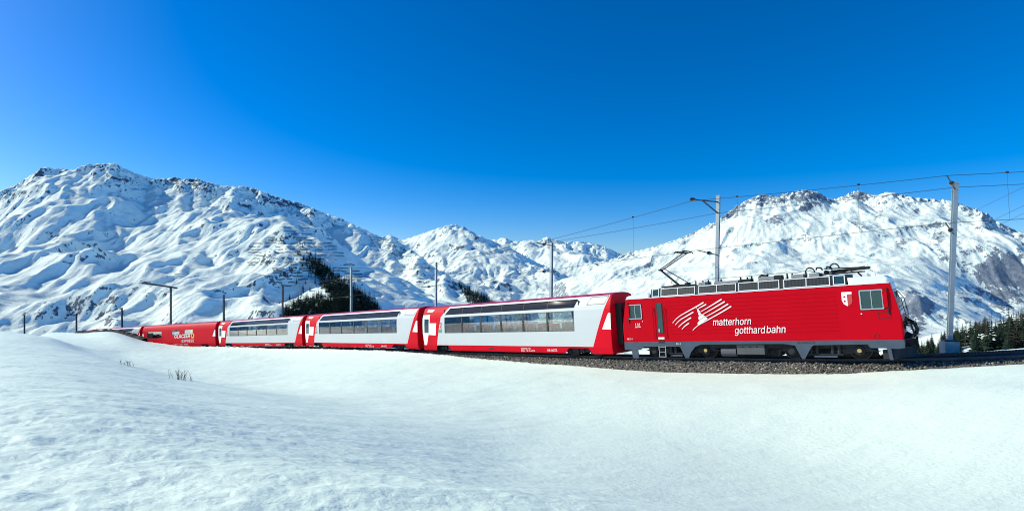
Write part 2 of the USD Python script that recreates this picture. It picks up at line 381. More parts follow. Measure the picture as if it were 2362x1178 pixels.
far_h, far_hit = mountain("mountain", far_crest, far_mids, (-3000, 2900, 6000, 9900), 18.0,
    dict(cell=700, oct=5, amp=.07, fbm=70, fbm_scale=800, sharp=.5, ridge=(80, 560.0), big=150), (70, 260, 170), rock_far, M["mountain_far"],
    "most distant snowy range closing the valley behind the pointed peak", 41, smooth_sky=6)

right_crest = [(1330, 640, 3600), (1365, 622, 3500), (1400, 602, 3400), (1450, 582, 3350), (1500, 571, 3350), (1560, 552, 3300), (1600, 535, 3250), (1650, 510, 3200), (1690, 481, 3200), (1720, 462, 3200), (1755, 448, 3200), (1790, 453, 3150), (1815, 446, 3150), (1838, 440, 3150), (1860, 438, 3150), (1888, 443, 3150),
               (1915, 460, 3150), (1940, 455, 3100), (1962, 444, 3100), (1980, 439, 3050), (2000, 445, 3050), (2020, 451, 3000), (2045, 443, 3000), (2065, 444, 3000), (2110, 456, 2900), (2150, 459, 2900), (2200, 463, 2800), (2240, 478, 2750), (2275, 490, 2700), (2296, 508, 2650), (2340, 530, 2600), (2362, 536, 2600), (2450, 560, 2500), (2650, 600, 2400)]
right_mids = [(1480, 610, 2900), (1450, 640, 2600), (1600, 590, 2750), (1700, 560, 2750), (1700, 640, 2200), (1850, 520, 2750), (1900, 580, 2450), (1950, 640, 2050), (2050, 520, 2600), (2050, 590, 2250), (2100, 640, 1900), (2180, 560, 2350), (2160, 620, 2050), (2180, 700, 1600), (2060, 655, 1640), (2090, 665, 1560), (2065, 770, 1460), (2100, 775, 1450), (2125, 690, 1600), (2140, 770, 1440), (2150, 735, 1500),
              (2240, 520, 2450), (2255, 562, 2200), (2262, 620, 2120), (2275, 690, 2040), (2285, 715, 2000), (2290, 745, 1800), (2310, 540, 2400), (2320, 580, 2180), (2330, 640, 2110), (2340, 715, 2010), (2340, 750, 1750), (2400, 570, 2200), (2400, 710, 2020), (2400, 750, 1750), (2500, 650, 2000), (2215, 640, 1990), (2225, 700, 1800),
              (1330, 700, 2700), (1450, 710, 2200), (1600, 740, 1800), (1800, 780, 1400), (2000, 800, 1200), (2150, 800, 1150), (2362, 790, 1300), (2600, 780, 1300)]
def rock_right(u, y, slope, curv, near):
    r = -.03 + .60 * np.clip((slope - .82) / .5, 0, 1) + .012 * np.clip(curv, -8, 8)
    r += .14 * np.clip((u - 1980) / 120, 0, 1) * np.clip((y - 620) / 60, 0, 1)
    b = blobs(u, y, [(1780, 462, 40, 14, -12, 0.41), (1690, 490, 60, 12, -38, 0.38), (1860, 455, 45, 16, 8, 0.43), (1858, 480, 18, 12, -35, 0.53), (1790, 508, 26, 13, -15, 0.53), (1590, 548, 40, 8, -28, 0.38), (1980, 448, 28, 7, 0, 0.38),
                     (1915, 520, 26, 14, -40, 0.38), (1980, 515, 24, 14, 20, 0.45), (2030, 490, 20, 22, 30, 0.45), (2060, 480, 26, 10, -20, 0.33), (2020, 520, 22, 12, 0, 0.33), (2110, 490, 18, 14, 40, 0.30),
                     (2078, 563, 15, 13, 15, .55), (2095, 578, 9, 7, 40, .45), (2163, 548, 20, 22, 60, .50), (2175, 592, 14, 26, -12, .52), (2215, 560, 14, 16, 50, .35), (2230, 548, 10, 18, -15, .3),
                     (2270, 560, 26, 30, -30, .30), (2282, 620, 26, 36, 0, .34), (2258, 690, 10, 44, 10, .28), (2310, 670, 34, 62, -12, .50), (2348, 650, 32, 68, 0, .48), (2362, 560, 6, 12, 0, .4), (2375, 700, 30, 50, 0, .4),
                     (2092, 712, 28, 54, 20, .52), (2118, 745, 22, 40, 20, .50), (2150, 690, 20, 10, 30, .2), (2212, 738, 26, 10, 15, .34),
                     (1500, 622, 16, 34, 30, .34), (1475, 640, 22, 30, 30, .26), (1420, 655, 50, 18, -10, .22), (1745, 602, 18, 9, -55, .34), (1815, 608, 15, 9, -50, .33), (1870, 605, 22, 7, -10, .34), (1960, 600, 50, 7, 8, .36), (1700, 560, 22, 9, 30, .16), (2000, 610, 26, 7, 20, .3), (2100, 615, 40, 10, 20, .2)])
    return r + b
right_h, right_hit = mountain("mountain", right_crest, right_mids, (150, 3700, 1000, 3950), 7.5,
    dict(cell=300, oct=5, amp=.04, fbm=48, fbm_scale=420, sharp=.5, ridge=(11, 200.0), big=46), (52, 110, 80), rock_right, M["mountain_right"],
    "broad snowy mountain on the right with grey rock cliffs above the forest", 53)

# the range on the sunny side of the valley, left of the view: it stands in the coach windows
gx_ = np.arange(-5200, -2300, 30.0); gy_ = np.arange(-2600, 1900, 30.0)
LX, LY = np.meshgrid(gx_, gy_); lq = np.stack([LX, LY, 0 * LX], -1)
LZ = -300 + 900 * np.exp(-((LX + 3900 + 500 * (meshkit.fbm(lq / 1500, 3, 5) - .5)) / 800) ** 2) * (.75 + .5 * (meshkit.fbm(lq / 900, 4, 6) - .3))
LZ = erode(LZ, 30.0, gx_[0], gy_[0], 500, 3, .10, 91)
LZ -= 330 * (1 - np.clip(np.minimum.reduce([LX + 5200, -2330 - LX, LY + 2600, 1870 - LY]) / 300, 0, 1)) ** 1.5
n1_, n0_ = LX.shape
i, j = np.meshgrid(np.arange(n1_ - 1), np.arange(n0_ - 1), indexing="ij"); i, j = i.ravel(), j.ravel()
lm = usdkit.mesh(stage, path_of(None, "mountain"), (np.stack([LX, LY, LZ], -1).reshape(-1, 3), np.stack([i * n0_ + j, i * n0_ + j + 1, (i + 1) * n0_ + j + 1, (i + 1) * n0_ + j], 1)), M["mountain_left"], smooth=True)
UsdGeom.PrimvarsAPI(lm).CreatePrimvar("rock", Sdf.ValueTypeNames.FloatArray, "vertex").Set(Vt.FloatArray.FromNumpy(np.full(LX.size, .12, np.float32)))
setkeys(lm.GetPrim(), label="snowy range on the sunny side of the valley, outside the view to the left", category="mountain", kind="structure")

# ------------------------------------------------------------------ the railway line: where every vehicle stands
def frame(yaw, pitch):
    e1 = np.array([math.cos(yaw) * math.cos(pitch), math.sin(yaw) * math.cos(pitch), math.sin(pitch)])
    e2 = np.array([-math.sin(yaw), math.cos(yaw), 0.0])
    return np.stack([e1, e2, np.cross(e1, e2)])
#            rear end at rail level              yaw      pitch   length
VEH = dict(loco=((7.461, 30.158, -4.777), -0.6827, 0.0905, 12.11), c1=((-6.370, 44.237, -6.672), -0.8023, 0.0919, 18.96),
           c2=((-22.644, 60.410, -8.611), -0.7813, 0.0874, 22.18), c3=((-41.270, 75.785, -10.737), -0.6889, 0.0878, 23.38),
           c4=((-60.725, 87.658, -12.611), -0.5493, 0.0823, 21.96), c5=((-79.203, 98.678, -14.490), -0.5373, 0.0874, 20.75))
ctrl = []
for k in ("c5", "c4", "c3", "c2", "c1", "loco"):
    o, yaw, pit, L = VEH[k]
    R = frame(yaw, pit)
    for t in ((.13, .5, .87) if k != "loco" else (.2, .5, .8)):
        ctrl.append(np.array(o) + R[0] * L * t)
head_, yaw_ = ctrl[-1].copy(), VEH["loco"][1]
for k in range(30):                               # on to the right the line bends away from the camera
    yaw_ += .16 if k < 4 else .0
    head_ = head_ + np.array([math.cos(yaw_), math.sin(yaw_), .093]) * 2.2
    ctrl.append(head_.copy())
tail_, yaw_ = ctrl[0].copy(), VEH["c5"][1]
pre = []
for k in range(16):
    yaw_ += .01
    tail_ = tail_ - np.array([math.cos(yaw_), math.sin(yaw_), .085]) * 6
    pre.append(tail_.copy())
ctrl = np.array(pre[::-1] + ctrl)
s_ = np.r_[0, np.cumsum(np.linalg.norm(np.diff(ctrl, axis=0), axis=1))]
from scipy.interpolate import UnivariateSpline
_sp = [UnivariateSpline(s_, ctrl[:, k], k=3, s=len(s_) * .0035) for k in range(3)]
S_END = s_[-1]
ss = np.arange(0, S_END, .25)
line = np.stack([sp(ss) for sp in _sp], 1)
tang = np.gradient(line, axis=0); tang /= np.linalg.norm(tang, axis=1, keepdims=True)
side = np.stack([-tang[:, 1], tang[:, 0], 0 * ss], 1); side /= np.linalg.norm(side, axis=1, keepdims=True)   # away from the camera
line_tree = cKDTree(line[:, :2])
def line_at(x, y):
    """Distance to the line (signed: negative towards the camera), rail height there, index."""
    q = np.stack([np.ravel(x), np.ravel(y)], 1)
    _, k = line_tree.query(q)
    dv = q - line[k, :2]
    sd = (dv * side[k, :2]).sum(1)
    al = (dv * tang[k, :2]).sum(1)
    z = line[k, 2] + al * tang[k, 2]
    return sd.reshape(np.shape(x)), z.reshape(np.shape(x)), k.reshape(np.shape(x))
def at_line(px, off):
    """The point at rail height, 'off' metres beside the line, seen in photo column px."""
    q = line + side * off
    u = CX + F * q[:, 0] / np.maximum(q[:, 1], .1)
    k = np.nonzero((u[:-1] - px) * (u[1:] - px) <= 0)[0]
    if not len(k): return None, None
    k = k[-1]; t = (px - u[k]) / (u[k + 1] - u[k] + 1e-9)
    return q[k] + t * (q[k + 1] - q[k]), k

# ------------------------------------------------------------------ the snow field
NEAR_W = 2.05      # snow begins this far from the centre of the line
cols = {
    -500: [(1000, 6), (900, 9.8), (850, 14.5), (800, 27), (775, 50), (765, 70)],
    0: [(1000, 6), (900, 9.8), (850, 14.5), (800, 27), (772, 48), (762, 68), (776, 84)],
    110: [(1000, 6), (900, 10), (850, 15), (810, 27), (785, 42), (775, 55), (786, 66), (779, 80), (768, 98), (767, 101)],
    200: [(1000, 6.2), (900, 10.6), (850, 16.5), (822, 26), (805, 36), (820, 45), (806, 57), (788, 74), (770, 88), (769, 92)],
    245: [(1000, 6.3), (905, 11), (856, 17.2), (833, 26), (821, 33), (835, 44), (808, 60), (787, 75), (764, 85.5), (764, 88)],
    280: [(1000, 6.3), (900, 11), (862, 18), (838, 30), (850, 40), (838, 47), (812, 62), (787, 75), (769.5, 83.5), (770, 86)],
    312: [(1000, 6.4), (912, 11.6), (868, 18.8), (846, 28.5), (856, 38), (844, 45), (821, 58), (797, 72), (781, 81), (780, 83.5)],
    340: [(1000, 6.5), (910, 12), (870, 20), (853, 27), (862, 36), (852, 41), (830, 53), (806, 68), (791, 78), (789, 81.5)],
    420: [(1010, 6.6), (920, 13), (886, 19), (872, 24), (882, 31), (870, 37), (840, 50), (815, 64), (800, 76)],
    600: [(1040, 6.6), (960, 11.5), (920, 16), (904, 19.5), (908, 25), (898, 29), (868, 38), (835, 50), (812, 60)],
    800: [(1080, 6.2), (1010, 10), (962, 14), (932, 18.5), (895, 26), (850, 37), (822, 45)],
    1000: [(1110, 6.0), (1058, 9.2), (1000, 12.8), (940, 18.5), (880, 27), (840, 35)],
    1200: [(1130, 6.0), (1085, 9), (1010, 13.5), (930, 19.5), (876, 26)],
    1500: [(1140, 5.4), (1090, 8.5), (1000, 13), (920, 18.5)],
    1900: [(1118, 6.0), (1056, 9), (980, 12.5), (912, 16.6)],
    2362: [(1090, 6.1), (1015, 9), (940, 12.2), (885, 15.3)],
    2800: [(1080, 6.1), (1000, 9), (925, 12.2), (870, 15)],
}
edge_y = dict(zip([-500, 0, 110, 200, 245, 280, 312, 340, 420, 600, 800, 1000, 1200, 1500, 1900, 2362, 2800], [0, 0, 766, 768, 763, 768, 780, 790.5, 797.5, 801.5, 806.5, 815, 834, 855.5, 861.5, 839, 810]))
CR = np.exp(np.linspace(math.log(1.5), math.log(130), 240))   # distances d at which every column is tabulated
tab, ux = [], []
for px in cols:
    keys = [(0.8, -1.66), (2.2, -1.64), (3.6, -1.66)] + [(d, (YH - y) / F * d) for y, d in cols[px]]
    e, k = at_line(px, -NEAR_W)
    if e is not None:
        z = e[2] - .32
        if edge_y[px]: z = (YH - edge_y[px]) / F * e[1]
        keys = [q for q in keys if q[0] < e[1] - .8] + [(e[1], z)]
        keys += [(e[1] + 8, z - .2), (e[1] + 60, z - 4)]
    else:
        keys += [(150, -17.5), (260, -22)]
    d, z = np.array(keys).T
    tab.append(PchipInterpolator(d, z, extrapolate=True)(np.minimum(CR, d[-1]))); ux.append(math.atan((px - CX) / F))
tab = PchipInterpolator(np.array(ux), np.array(tab), axis=0)
th_grid = np.linspace(ux[0], ux[-1], 600)
tabg = tab(th_grid)
_w = np.clip((CR - 34) / 26, 0, 1)[None]
tabg = gaussian_filter(tabg, (15.0, 2.0), mode="nearest") * (1 - _w) + gaussian_filter(tabg, (3.2, .8), mode="nearest") * _w
noise = meshkit.noise
def bank(x, y):
    """Height of the smooth snow, before ripples, at a place in front of the line."""
    th = np.clip(np.arctan2(x, np.maximum(y, 1e-3)), ux[0], ux[-1])
    th = np.where(y <= 0, np.where(x > 0, ux[-1], ux[0]), th)
    r = np.hypot(x, y); d = np.clip(r * np.cos(th), CR[0], CR[-1])
    return map_coordinates(tabg, [(th - ux[0]) / (ux[-1] - ux[0]) * 599, (np.log(d) - math.log(CR[0])) / (math.log(CR[-1]) - math.log(CR[0])) * 239], order=1, mode="nearest")
def tilt(x, r):
    """The knoll under the camera falls off to the right."""
    w = np.clip((21 - r) / 13, 0, 1); w = w * w * (3 - 2 * w)
    return .20 * (.5 * (x + np.sqrt(x * x + 6.0)) - 1.22) * w
def ground(x, y, fine=True):
    x, y = np.asarray(x, float), np.asarray(y, float)
    r = np.hypot(x, y)
    z = bank(x, y)
    sd, zr, k = line_at(x, y)
    inx = (k > 2) & (k < len(line) - 3)
    q = np.stack([x, y, 0 * x], -1)
    # ripples, wind crust and lumps; rougher on the knoll to the left
    left = np.clip((.25 - np.arctan2(x, np.maximum(y, .01))) / .9, 0, 1)
    if fine:
        ca, sa = math.cos(.35), math.sin(.35)
        xr, yr = x * ca + y * sa, -x * sa + y * ca
        z = z + (.10 + .08 * left) * (meshkit.fbm(q / 3.2, 4, 3) - .5) * np.clip(r / 6, .25, 1)
        wnd = meshkit.fbm(np.stack([xr / 1.1, yr / .33, 0 * x], -1), 4, 7)
        z = z + (.022 + .075 * left) * (wnd - .5)
        lump = noise(np.stack([x / .30, y / .22, 0 * x], -1), 13) * noise(np.stack([x / .9, y / .9, 0 * x], -1), 17)
        z = z + (.012 + .07 * left * np.clip((14 - r) / 10, .15, 1)) * np.clip(lump - .3, 0, 1)
        z = z + (.010 + .02 * left) * (meshkit.fbm(q / .14, 3, 19) - .5) * np.clip((16 - r) / 10, 0, 1)
    z = z - tilt(x, r)          # the knoll under the camera falls off to the right
    # the bed of the line: snow stops at the ballast, beyond it the ground falls to the valley
    wob = .35 * (meshkit.fbm(np.stack([line[k, 0] / 1.1, line[k, 1] / 1.1, 0 * x], -1), 3, 29) - .5) + .5 * (meshkit.fbm(np.stack([x / .5, y / .5, 0 * x], -1), 3, 31) - .5) * .5
    t = np.clip((-sd - (NEAR_W - .35) + wob) / .30, 0, 1); t = t * t * (3 - 2 * t)
    bed = zr - .95
    nearz = bed * (1 - t) + z * t
    fall = np.maximum(sd - 3.6, 0)
    lip = .6 * meshkit.fbm(q / 9.0, 3, 37) * np.clip(fall / 12, 0, 1)
    farz = bed - .42 * fall + .42 * 3 * (1 - np.exp(-fall / 3)) + lip
    farz = np.where(farz < -150, -150 - 110 * (1 - np.exp((farz + 150) / 110)), farz)
    zz = np.where(sd > -NEAR_W, np.where(sd > 3.6, farz, np.where(sd > -.5, bed, nearz)), nearz)
    ahead = np.clip((y - .2 * r) / (.1 * r + .5), 0, 1)
    zz = np.where(inx | (sd < -4), zz, np.minimum(zz, np.maximum(z, -260)))
    return np.where(y > 0, zz, bank(x, y) - tilt(x, r))

th_f = np.radians(np.r_[np.arange(-180, -50, 2.5), np.arange(-50, 50.001, .095), np.arange(50.5, 180.01, 2.5)])
r_f = np.r_[.02, 1.0, 2.0, np.exp(np.linspace(math.log(2.6), math.log(140), 470)), np.exp(np.linspace(math.log(146), math.log(16000), 40))]
TH, RR = np.meshgrid(th_f, r_f, indexing="ij")
GX, GY = RR * np.sin(TH), RR * np.cos(TH)
GZ = ground(GX, GY)
# far from the line: the valley floor in front, level ground behind
farw = np.clip((RR - 140) / 300, 0, 1)
front = np.clip((np.cos(TH) + .05) / .4, 0, 1)
GZ = GZ * (1 - farw * front) + np.minimum(GZ, -262) * farw * front
nt, nr = GX.shape
i, j = np.meshgrid(np.arange(nt - 1), np.arange(nr - 1), indexing="ij"); i, j = i.ravel(), j.ravel()
gf = np.stack([i * nr + j, (i + 1) * nr + j, (i + 1) * nr + j + 1, i * nr + j + 1], 1)
obj("snow_field", (np.stack([GX, GY, GZ], -1).reshape(-1, 3), gf), M["snow"], smooth=True, kind="structure",
    label="snow covered ground falling from the camera to the railway line")

# ------------------------------------------------------------------ ballast, sleepers, rails, rack
M["ballast"] = plain("ballast", (.11, .10, .088), .9, noise=.75, scale=14.0, bump=.9, bump_scale=22.0)
M["stone"] = usdkit.material(stage, "/World/Looks/stone", {
    "o": ("object_info", {}), "r": ("rgb_ramp", {"ramp": [(0, (.03, .03, .03)), (.35, (.09, .08, .065)), (.6, (.24, .20, .14)), (.85, (.12, .12, .115)), (1, (.6, .55, .44))]}),
    "p": ("principled_bsdf", dict(roughness=.85))}, [("o.random", "r.fac"), ("r.color", "p.base_color")], surface="p.BSDF")
M["rail"] = plain("rail", (.10, .09, .085), .45, metal=.6, noise=.3)
M["rail_head"] = plain("rail_head", (.55, .56, .58), .25, metal=1.0)
M["rust"] = plain("rust", (.045, .04, .042), .7, noise=.4)
M["wood"] = plain("sleeper_wood", (.05, .042, .036), .85, noise=.4)
def strip(profile, k0, k1, step=1, dz=0.0):
    """Sweeps (offset, height) along the line."""
    idx = np.arange(k0, k1, step)
    pr = np.array(profile, float)
    v = line[idx][:, None] + side[idx][:, None] * pr[None, :, :1] + np.array([0, 0, 1.0]) * (pr[None, :, 1:] + dz)
    n, m = len(idx), len(pr)
    i, j = np.meshgrid(np.arange(n - 1), np.arange(m - 1), indexing="ij"); i, j = i.ravel(), j.ravel()
    return v.reshape(-1, 3), np.stack([i * m + j, i * m + j + 1, (i + 1) * m + j + 1, (i + 1) * m + j], 1)
KN = len(line)
_b = strip([(-3.0, -1.25), (-2.45, -.72), (-2.0, -.42), (-1.55, -.20), (-1.2, -.165), (0, -.17), (1.2, -.165), (1.55, -.2), (2.1, -.46), (3.2, -.75), (4.2, -1.35)], 8, KN - 8)
_bv = _b[0] + np.array([0, 0, 1]) * ((meshkit.fbm(_b[0] / .22, 3, 5) - .5) * .09)[:, None]
obj("track_bed", (_bv, _b[1]), M["ballast"], smooth=True, kind="structure", label="grey gravel bed of the railway line")
# the stones of the near shoulder and around the front, where they show
rng = np.random.default_rng(5)
sph = trimesh.creation.icosphere(1, 1.0)
protos = []
stones = UsdGeom.PointInstancer.Define(stage, "/World/ballast_stones")
for k in range(3):
    v = sph.vertices * (1 + .28 * rng.standard_normal((len(sph.vertices), 1))) * [1, .8, .65]
    pm = usdkit.mesh(stage, f"/World/ballast_stones/stone_{k + 1:03d}", (v, sph.faces), M["stone"])
    protos.append(pm.GetPath())
kA = int(np.argmin(np.abs(line[:, 0] + 9))); ns = 26000
kk = rng.uniform(kA, KN - 14, ns) if False else kA + (KN - 14 - kA) * rng.uniform(0, 1, ns) ** .8
k0 = kk.astype(int); fr = (kk - k0)[:, None]
of = rng.uniform(-2.5, -.60, ns)
pos = line[k0] * (1 - fr) + line[k0 + 1] * fr + side[k0] * of[:, None]
hz = np.interp(of, [-3.0, -2.45, -2.0, -1.55, -1.2, 0], [-1.25, -.72, -.42, -.20, -.165, -.17])
pos[:, 2] += hz + rng.uniform(-.012, .025, ns)
sz = rng.uniform(.024, .056, ns)
qr = rng.standard_normal((ns, 4)); qr /= np.linalg.norm(qr, axis=1, keepdims=True)
stones.CreatePrototypesRel().SetTargets(protos)
stones.CreateProtoIndicesAttr(Vt.IntArray.FromNumpy(rng.integers(0, 3, ns).astype(np.int32)))
stones.CreatePositionsAttr(Vt.Vec3fArray.FromNumpy(pos.astype(np.float32)))
stones.CreateScalesAttr(Vt.Vec3fArray.FromNumpy(np.repeat(sz[:, None], 3, 1).astype(np.float32)))
stones.CreateOrientationsAttr(Vt.QuathArray([Gf.Quath(*map(float, q)) for q in qr]))
setkeys(stones.GetPrim(), label="brown and grey gravel stones on the near shoulder of the line", category="gravel", kind="stuff")
# track: two rails, a toothed rack between them, sleepers
tr = thing("railway_track", label="rack railway track with two rails curving past the red locomotive", category="track", kind="structure")
def rail_profile(c): return [(c - .06, -.155), (c - .055, -.13), (c - .012, -.11), (c - .012, -.04), (c - .034, -.034), (c - .034, -.0), (c + .034, 0), (c + .034, -.034), (c + .012, -.04), (c + .012, -.11), (c + .055, -.13), (c + .06, -.155)]
for c in (-.535, .535):
    obj("rail", strip(rail_profile(c), 8, KN - 8), M["rail"], tr)
    obj("rail_head", strip([(c - .03, .002), (c + .03, .002)], 8, KN - 8), M["rail_head"], tr)
obj("rack_bar", strip([(-.07, -.15), (-.07, .07), (.07, .07), (.07, -.15)], 8, KN - 8), M["rust"], tr)
mb = MB(); d0 = int(np.argmin(np.abs(line[:, 0] - 14)))
for k in range(d0, KN - 10):
    for fr in (0, .5):
        c = line[k] * (1 - fr) + line[k + 1] * fr
        R = np.stack([tang[k], side[k], np.cross(tang[k], side[k])])
        b = MB().box(-.04, .04, -.066, .066, .072, .125).get()
        mb.add(b[0] @ R + c, b[1])
obj("rack_teeth", mb.get(), M["rust"], tr, kind="stuff")
for k in range(d0 - 44, KN - 12, 3):
    R = np.stack([tang[k], side[k], np.cross(tang[k], side[k])])
    b = MB().box(-.11, .11, -.95, .95, -.29, -.153).get()
    obj("sleeper", (b[0] @ R + line[k], b[1]), M["wood"], tr)

# bare earth along the lip of the cutting on the left
ke = [k for k in range(10, KN - 10) if 183 < CX + F * (line[k] + side[k] * -2.4)[0] / (line[k] + side[k] * -2.4)[1] < 338]
M["earth"] = plain("earth", (.012, .013, .015), .95, noise=.7, scale=6)
ev = []
for k in ke:
    for off, up in ((-3.5, -.35), (-3.1, .15), (-2.7, .40), (-2.3, .25), (-2.1, -1.2)):
        p = line[k] + side[k] * off
        p = p + 0
        q_ = line[k] + side[k] * -3.2
        p[2] = float(bank(np.array([q_[0]]), np.array([q_[1]]))[0]) + up
        ev.append(p)
ev = np.array(ev); ev[:, 2] += (meshkit.fbm(ev / .9, 4, 71) - .5) * 1.0
n_ = len(ke); i, j = np.meshgrid(np.arange(n_ - 1), np.arange(4), indexing="ij"); i, j = i.ravel(), j.ravel()
obj("earth_bank", (ev, np.stack([i * 5 + j, i * 5 + j + 1, (i + 1) * 5 + j + 1, (i + 1) * 5 + j], 1)), M["earth"], kind="structure", label="dark bare earth along the lip of the cutting beside the last coach")

# ------------------------------------------------------------------ the train
M["red"] = plain("coach_red", (.58, .003, .016), .5, spec=.07, noise=.06, scale=.6)
M["roof_red"] = plain("roof_red", (.42, .012, .06), .4, noise=.12, scale=1.5)
M["loco_red"] = plain("loco_red", (.49, .001, .010), .45, spec=.07, noise=.05, scale=.6)
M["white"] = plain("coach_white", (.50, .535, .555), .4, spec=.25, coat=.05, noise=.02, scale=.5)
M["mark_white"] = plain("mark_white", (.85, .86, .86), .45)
M["roof_white"] = plain("roof_white", (.72, .74, .76), .4, noise=.05)
M["roof_grey"] = plain("roof_grey", (.30, .31, .33), .5, noise=.2, scale=3)
M["grey_blue"] = plain("skirt_grey", (.048, .070, .105), .5, noise=.15, scale=2)
M["dark"] = plain("underframe", (.014, .015, .017), .75, noise=.5, scale=4)
M["black"] = plain("black_rubber", (.008, .008, .009), .6)
M["iron"] = plain("iron", (.018, .019, .022), .6, metal=.3, noise=.4)
M["steel"] = plain("bright_steel", (.5, .51, .52), .3, metal=1.0)
M["hub"] = plain("brass_hub", (.65, .45, .14), .35, metal=.8)
M["tank"] = plain("tank_grey", (.085, .09, .095), .4, noise=.1)
M["alu"] = plain("aluminium", (.55, .56, .58), .38, metal=.6)
M["grille"] = usdkit.material(stage, "/World/Looks/grille", {"tc": ("texture_coordinate", {}), "w": ("wave_texture", dict(wave_type="bands", bands_direction="x", scale=2.2)),
    "r": ("rgb_ramp", {"ramp": [(0, (.006, .007, .009)), (1, (.022, .025, .03))]}), "p": ("principled_bsdf", dict(roughness=.5))},
    [("tc.object", "w.vector"), ("w.fac", "r.fac"), ("r.color", "p.base_color")], surface="p.BSDF")
M["glass"] = pane_mat("window_glass", (.62, .70, .72), f0=.14)
M["roof_glass"] = pane_mat("roof_glass", (.05, .07, .11), gloss=.55, f0=.06)
M["cab_glass"] = plain("cab_glass", (.02, .055, .055), .03, spec=.8)
M["seat"] = plain("seat_grey", (.055, .06, .075), .8, noise=.3, scale=8)
M["seat_red"] = plain("headrest_red", (.45, .02, .05), .7)
M["floor"] = plain("coach_floor", (.12, .12, .13), .7)
M["ceiling"] = plain("coach_ceiling", (.45, .46, .47), .6)
M["table"] = plain("table", (.5, .5, .48), .5)
M["green"] = plain("sign_green", (.10, .26, .20), .5)
M["lilac"] = plain("front_white", (.70, .70, .74), .4)
M["orange"] = plain("sun_orange", (.85, .40, .02), .5)

PZ = np.array([.30, .70, 1.62, 2.40, 2.90, 3.13, 3.33, 3.52, 3.70])
PW = np.array([1.27, 1.32, 1.33, 1.31, 1.27, 1.22, 1.16, 1.08, .97])
hw = lambda z: np.interp(z, PZ, PW)
def skin(region, s, off=0.0):
    """Lays a flat region, drawn in (x, z), on the curved side of a coach; s = -1 near side, +1 far side."""
    mb = MB()
    for a, b in zip(PZ[:-1], PZ[1:]):
        g = region.intersection(sbox(-50, a, 80, b))
        for p in getattr(g, "geoms", [g]):
            if p.geom_type != "Polygon" or p.area < 1e-5: continue
            v, f = trimesh.creation.triangulate_polygon(p, engine="earcut")
            f = np.asarray(f)
            v = np.stack([v[:, 0], s * (hw(v[:, 1]) + off), v[:, 1]], 1)
            nrm = np.cross(v[f[:, 1]] - v[f[:, 0]], v[f[:, 2]] - v[f[:, 0]])[:, 1].sum()
            mb.add(v, f if nrm * s > 0 else f[:, ::-1])
    return mb.get()
def ring(poly, w): return poly.difference(poly.buffer(-w, join_style=2))

def bogie(parent, xc, r=.38, base=1.8):
    mb = MB()
    for s in (-1, 1):
        mb.box(xc - base / 2 - .35, xc + base / 2 + .35, s * .98 - .06, s * .98 + .06, .38, .56)
        for q in (-1, 1):
            mb.box(xc + q * base / 2 - .14, xc + q * base / 2 + .14, s * 1.04 - .07, s * 1.04 + .07, .27, .50)
            mb.cyl((xc + q * .22, s * 1.04, .32), (xc + q * .22, s * 1.04, .66), .085, 8)
    mb.box(xc - .3, xc + .3, -1.0, 1.0, .40, .62)
    b = obj("bogie", mb.get(), M["iron"], parent)
    for q in (-1, 1):
        for s in (-1, 1):
            w = MB().cyl((xc + q * base / 2, s * .47, r), (xc + q * base / 2, s * .60, r), r, 20).cyl((xc + q * base / 2, s * .455, r), (xc + q * base / 2, s * .47, r), r + .03, 20)
            obj("wheel", w.get(), M["rust"], b)
    return b

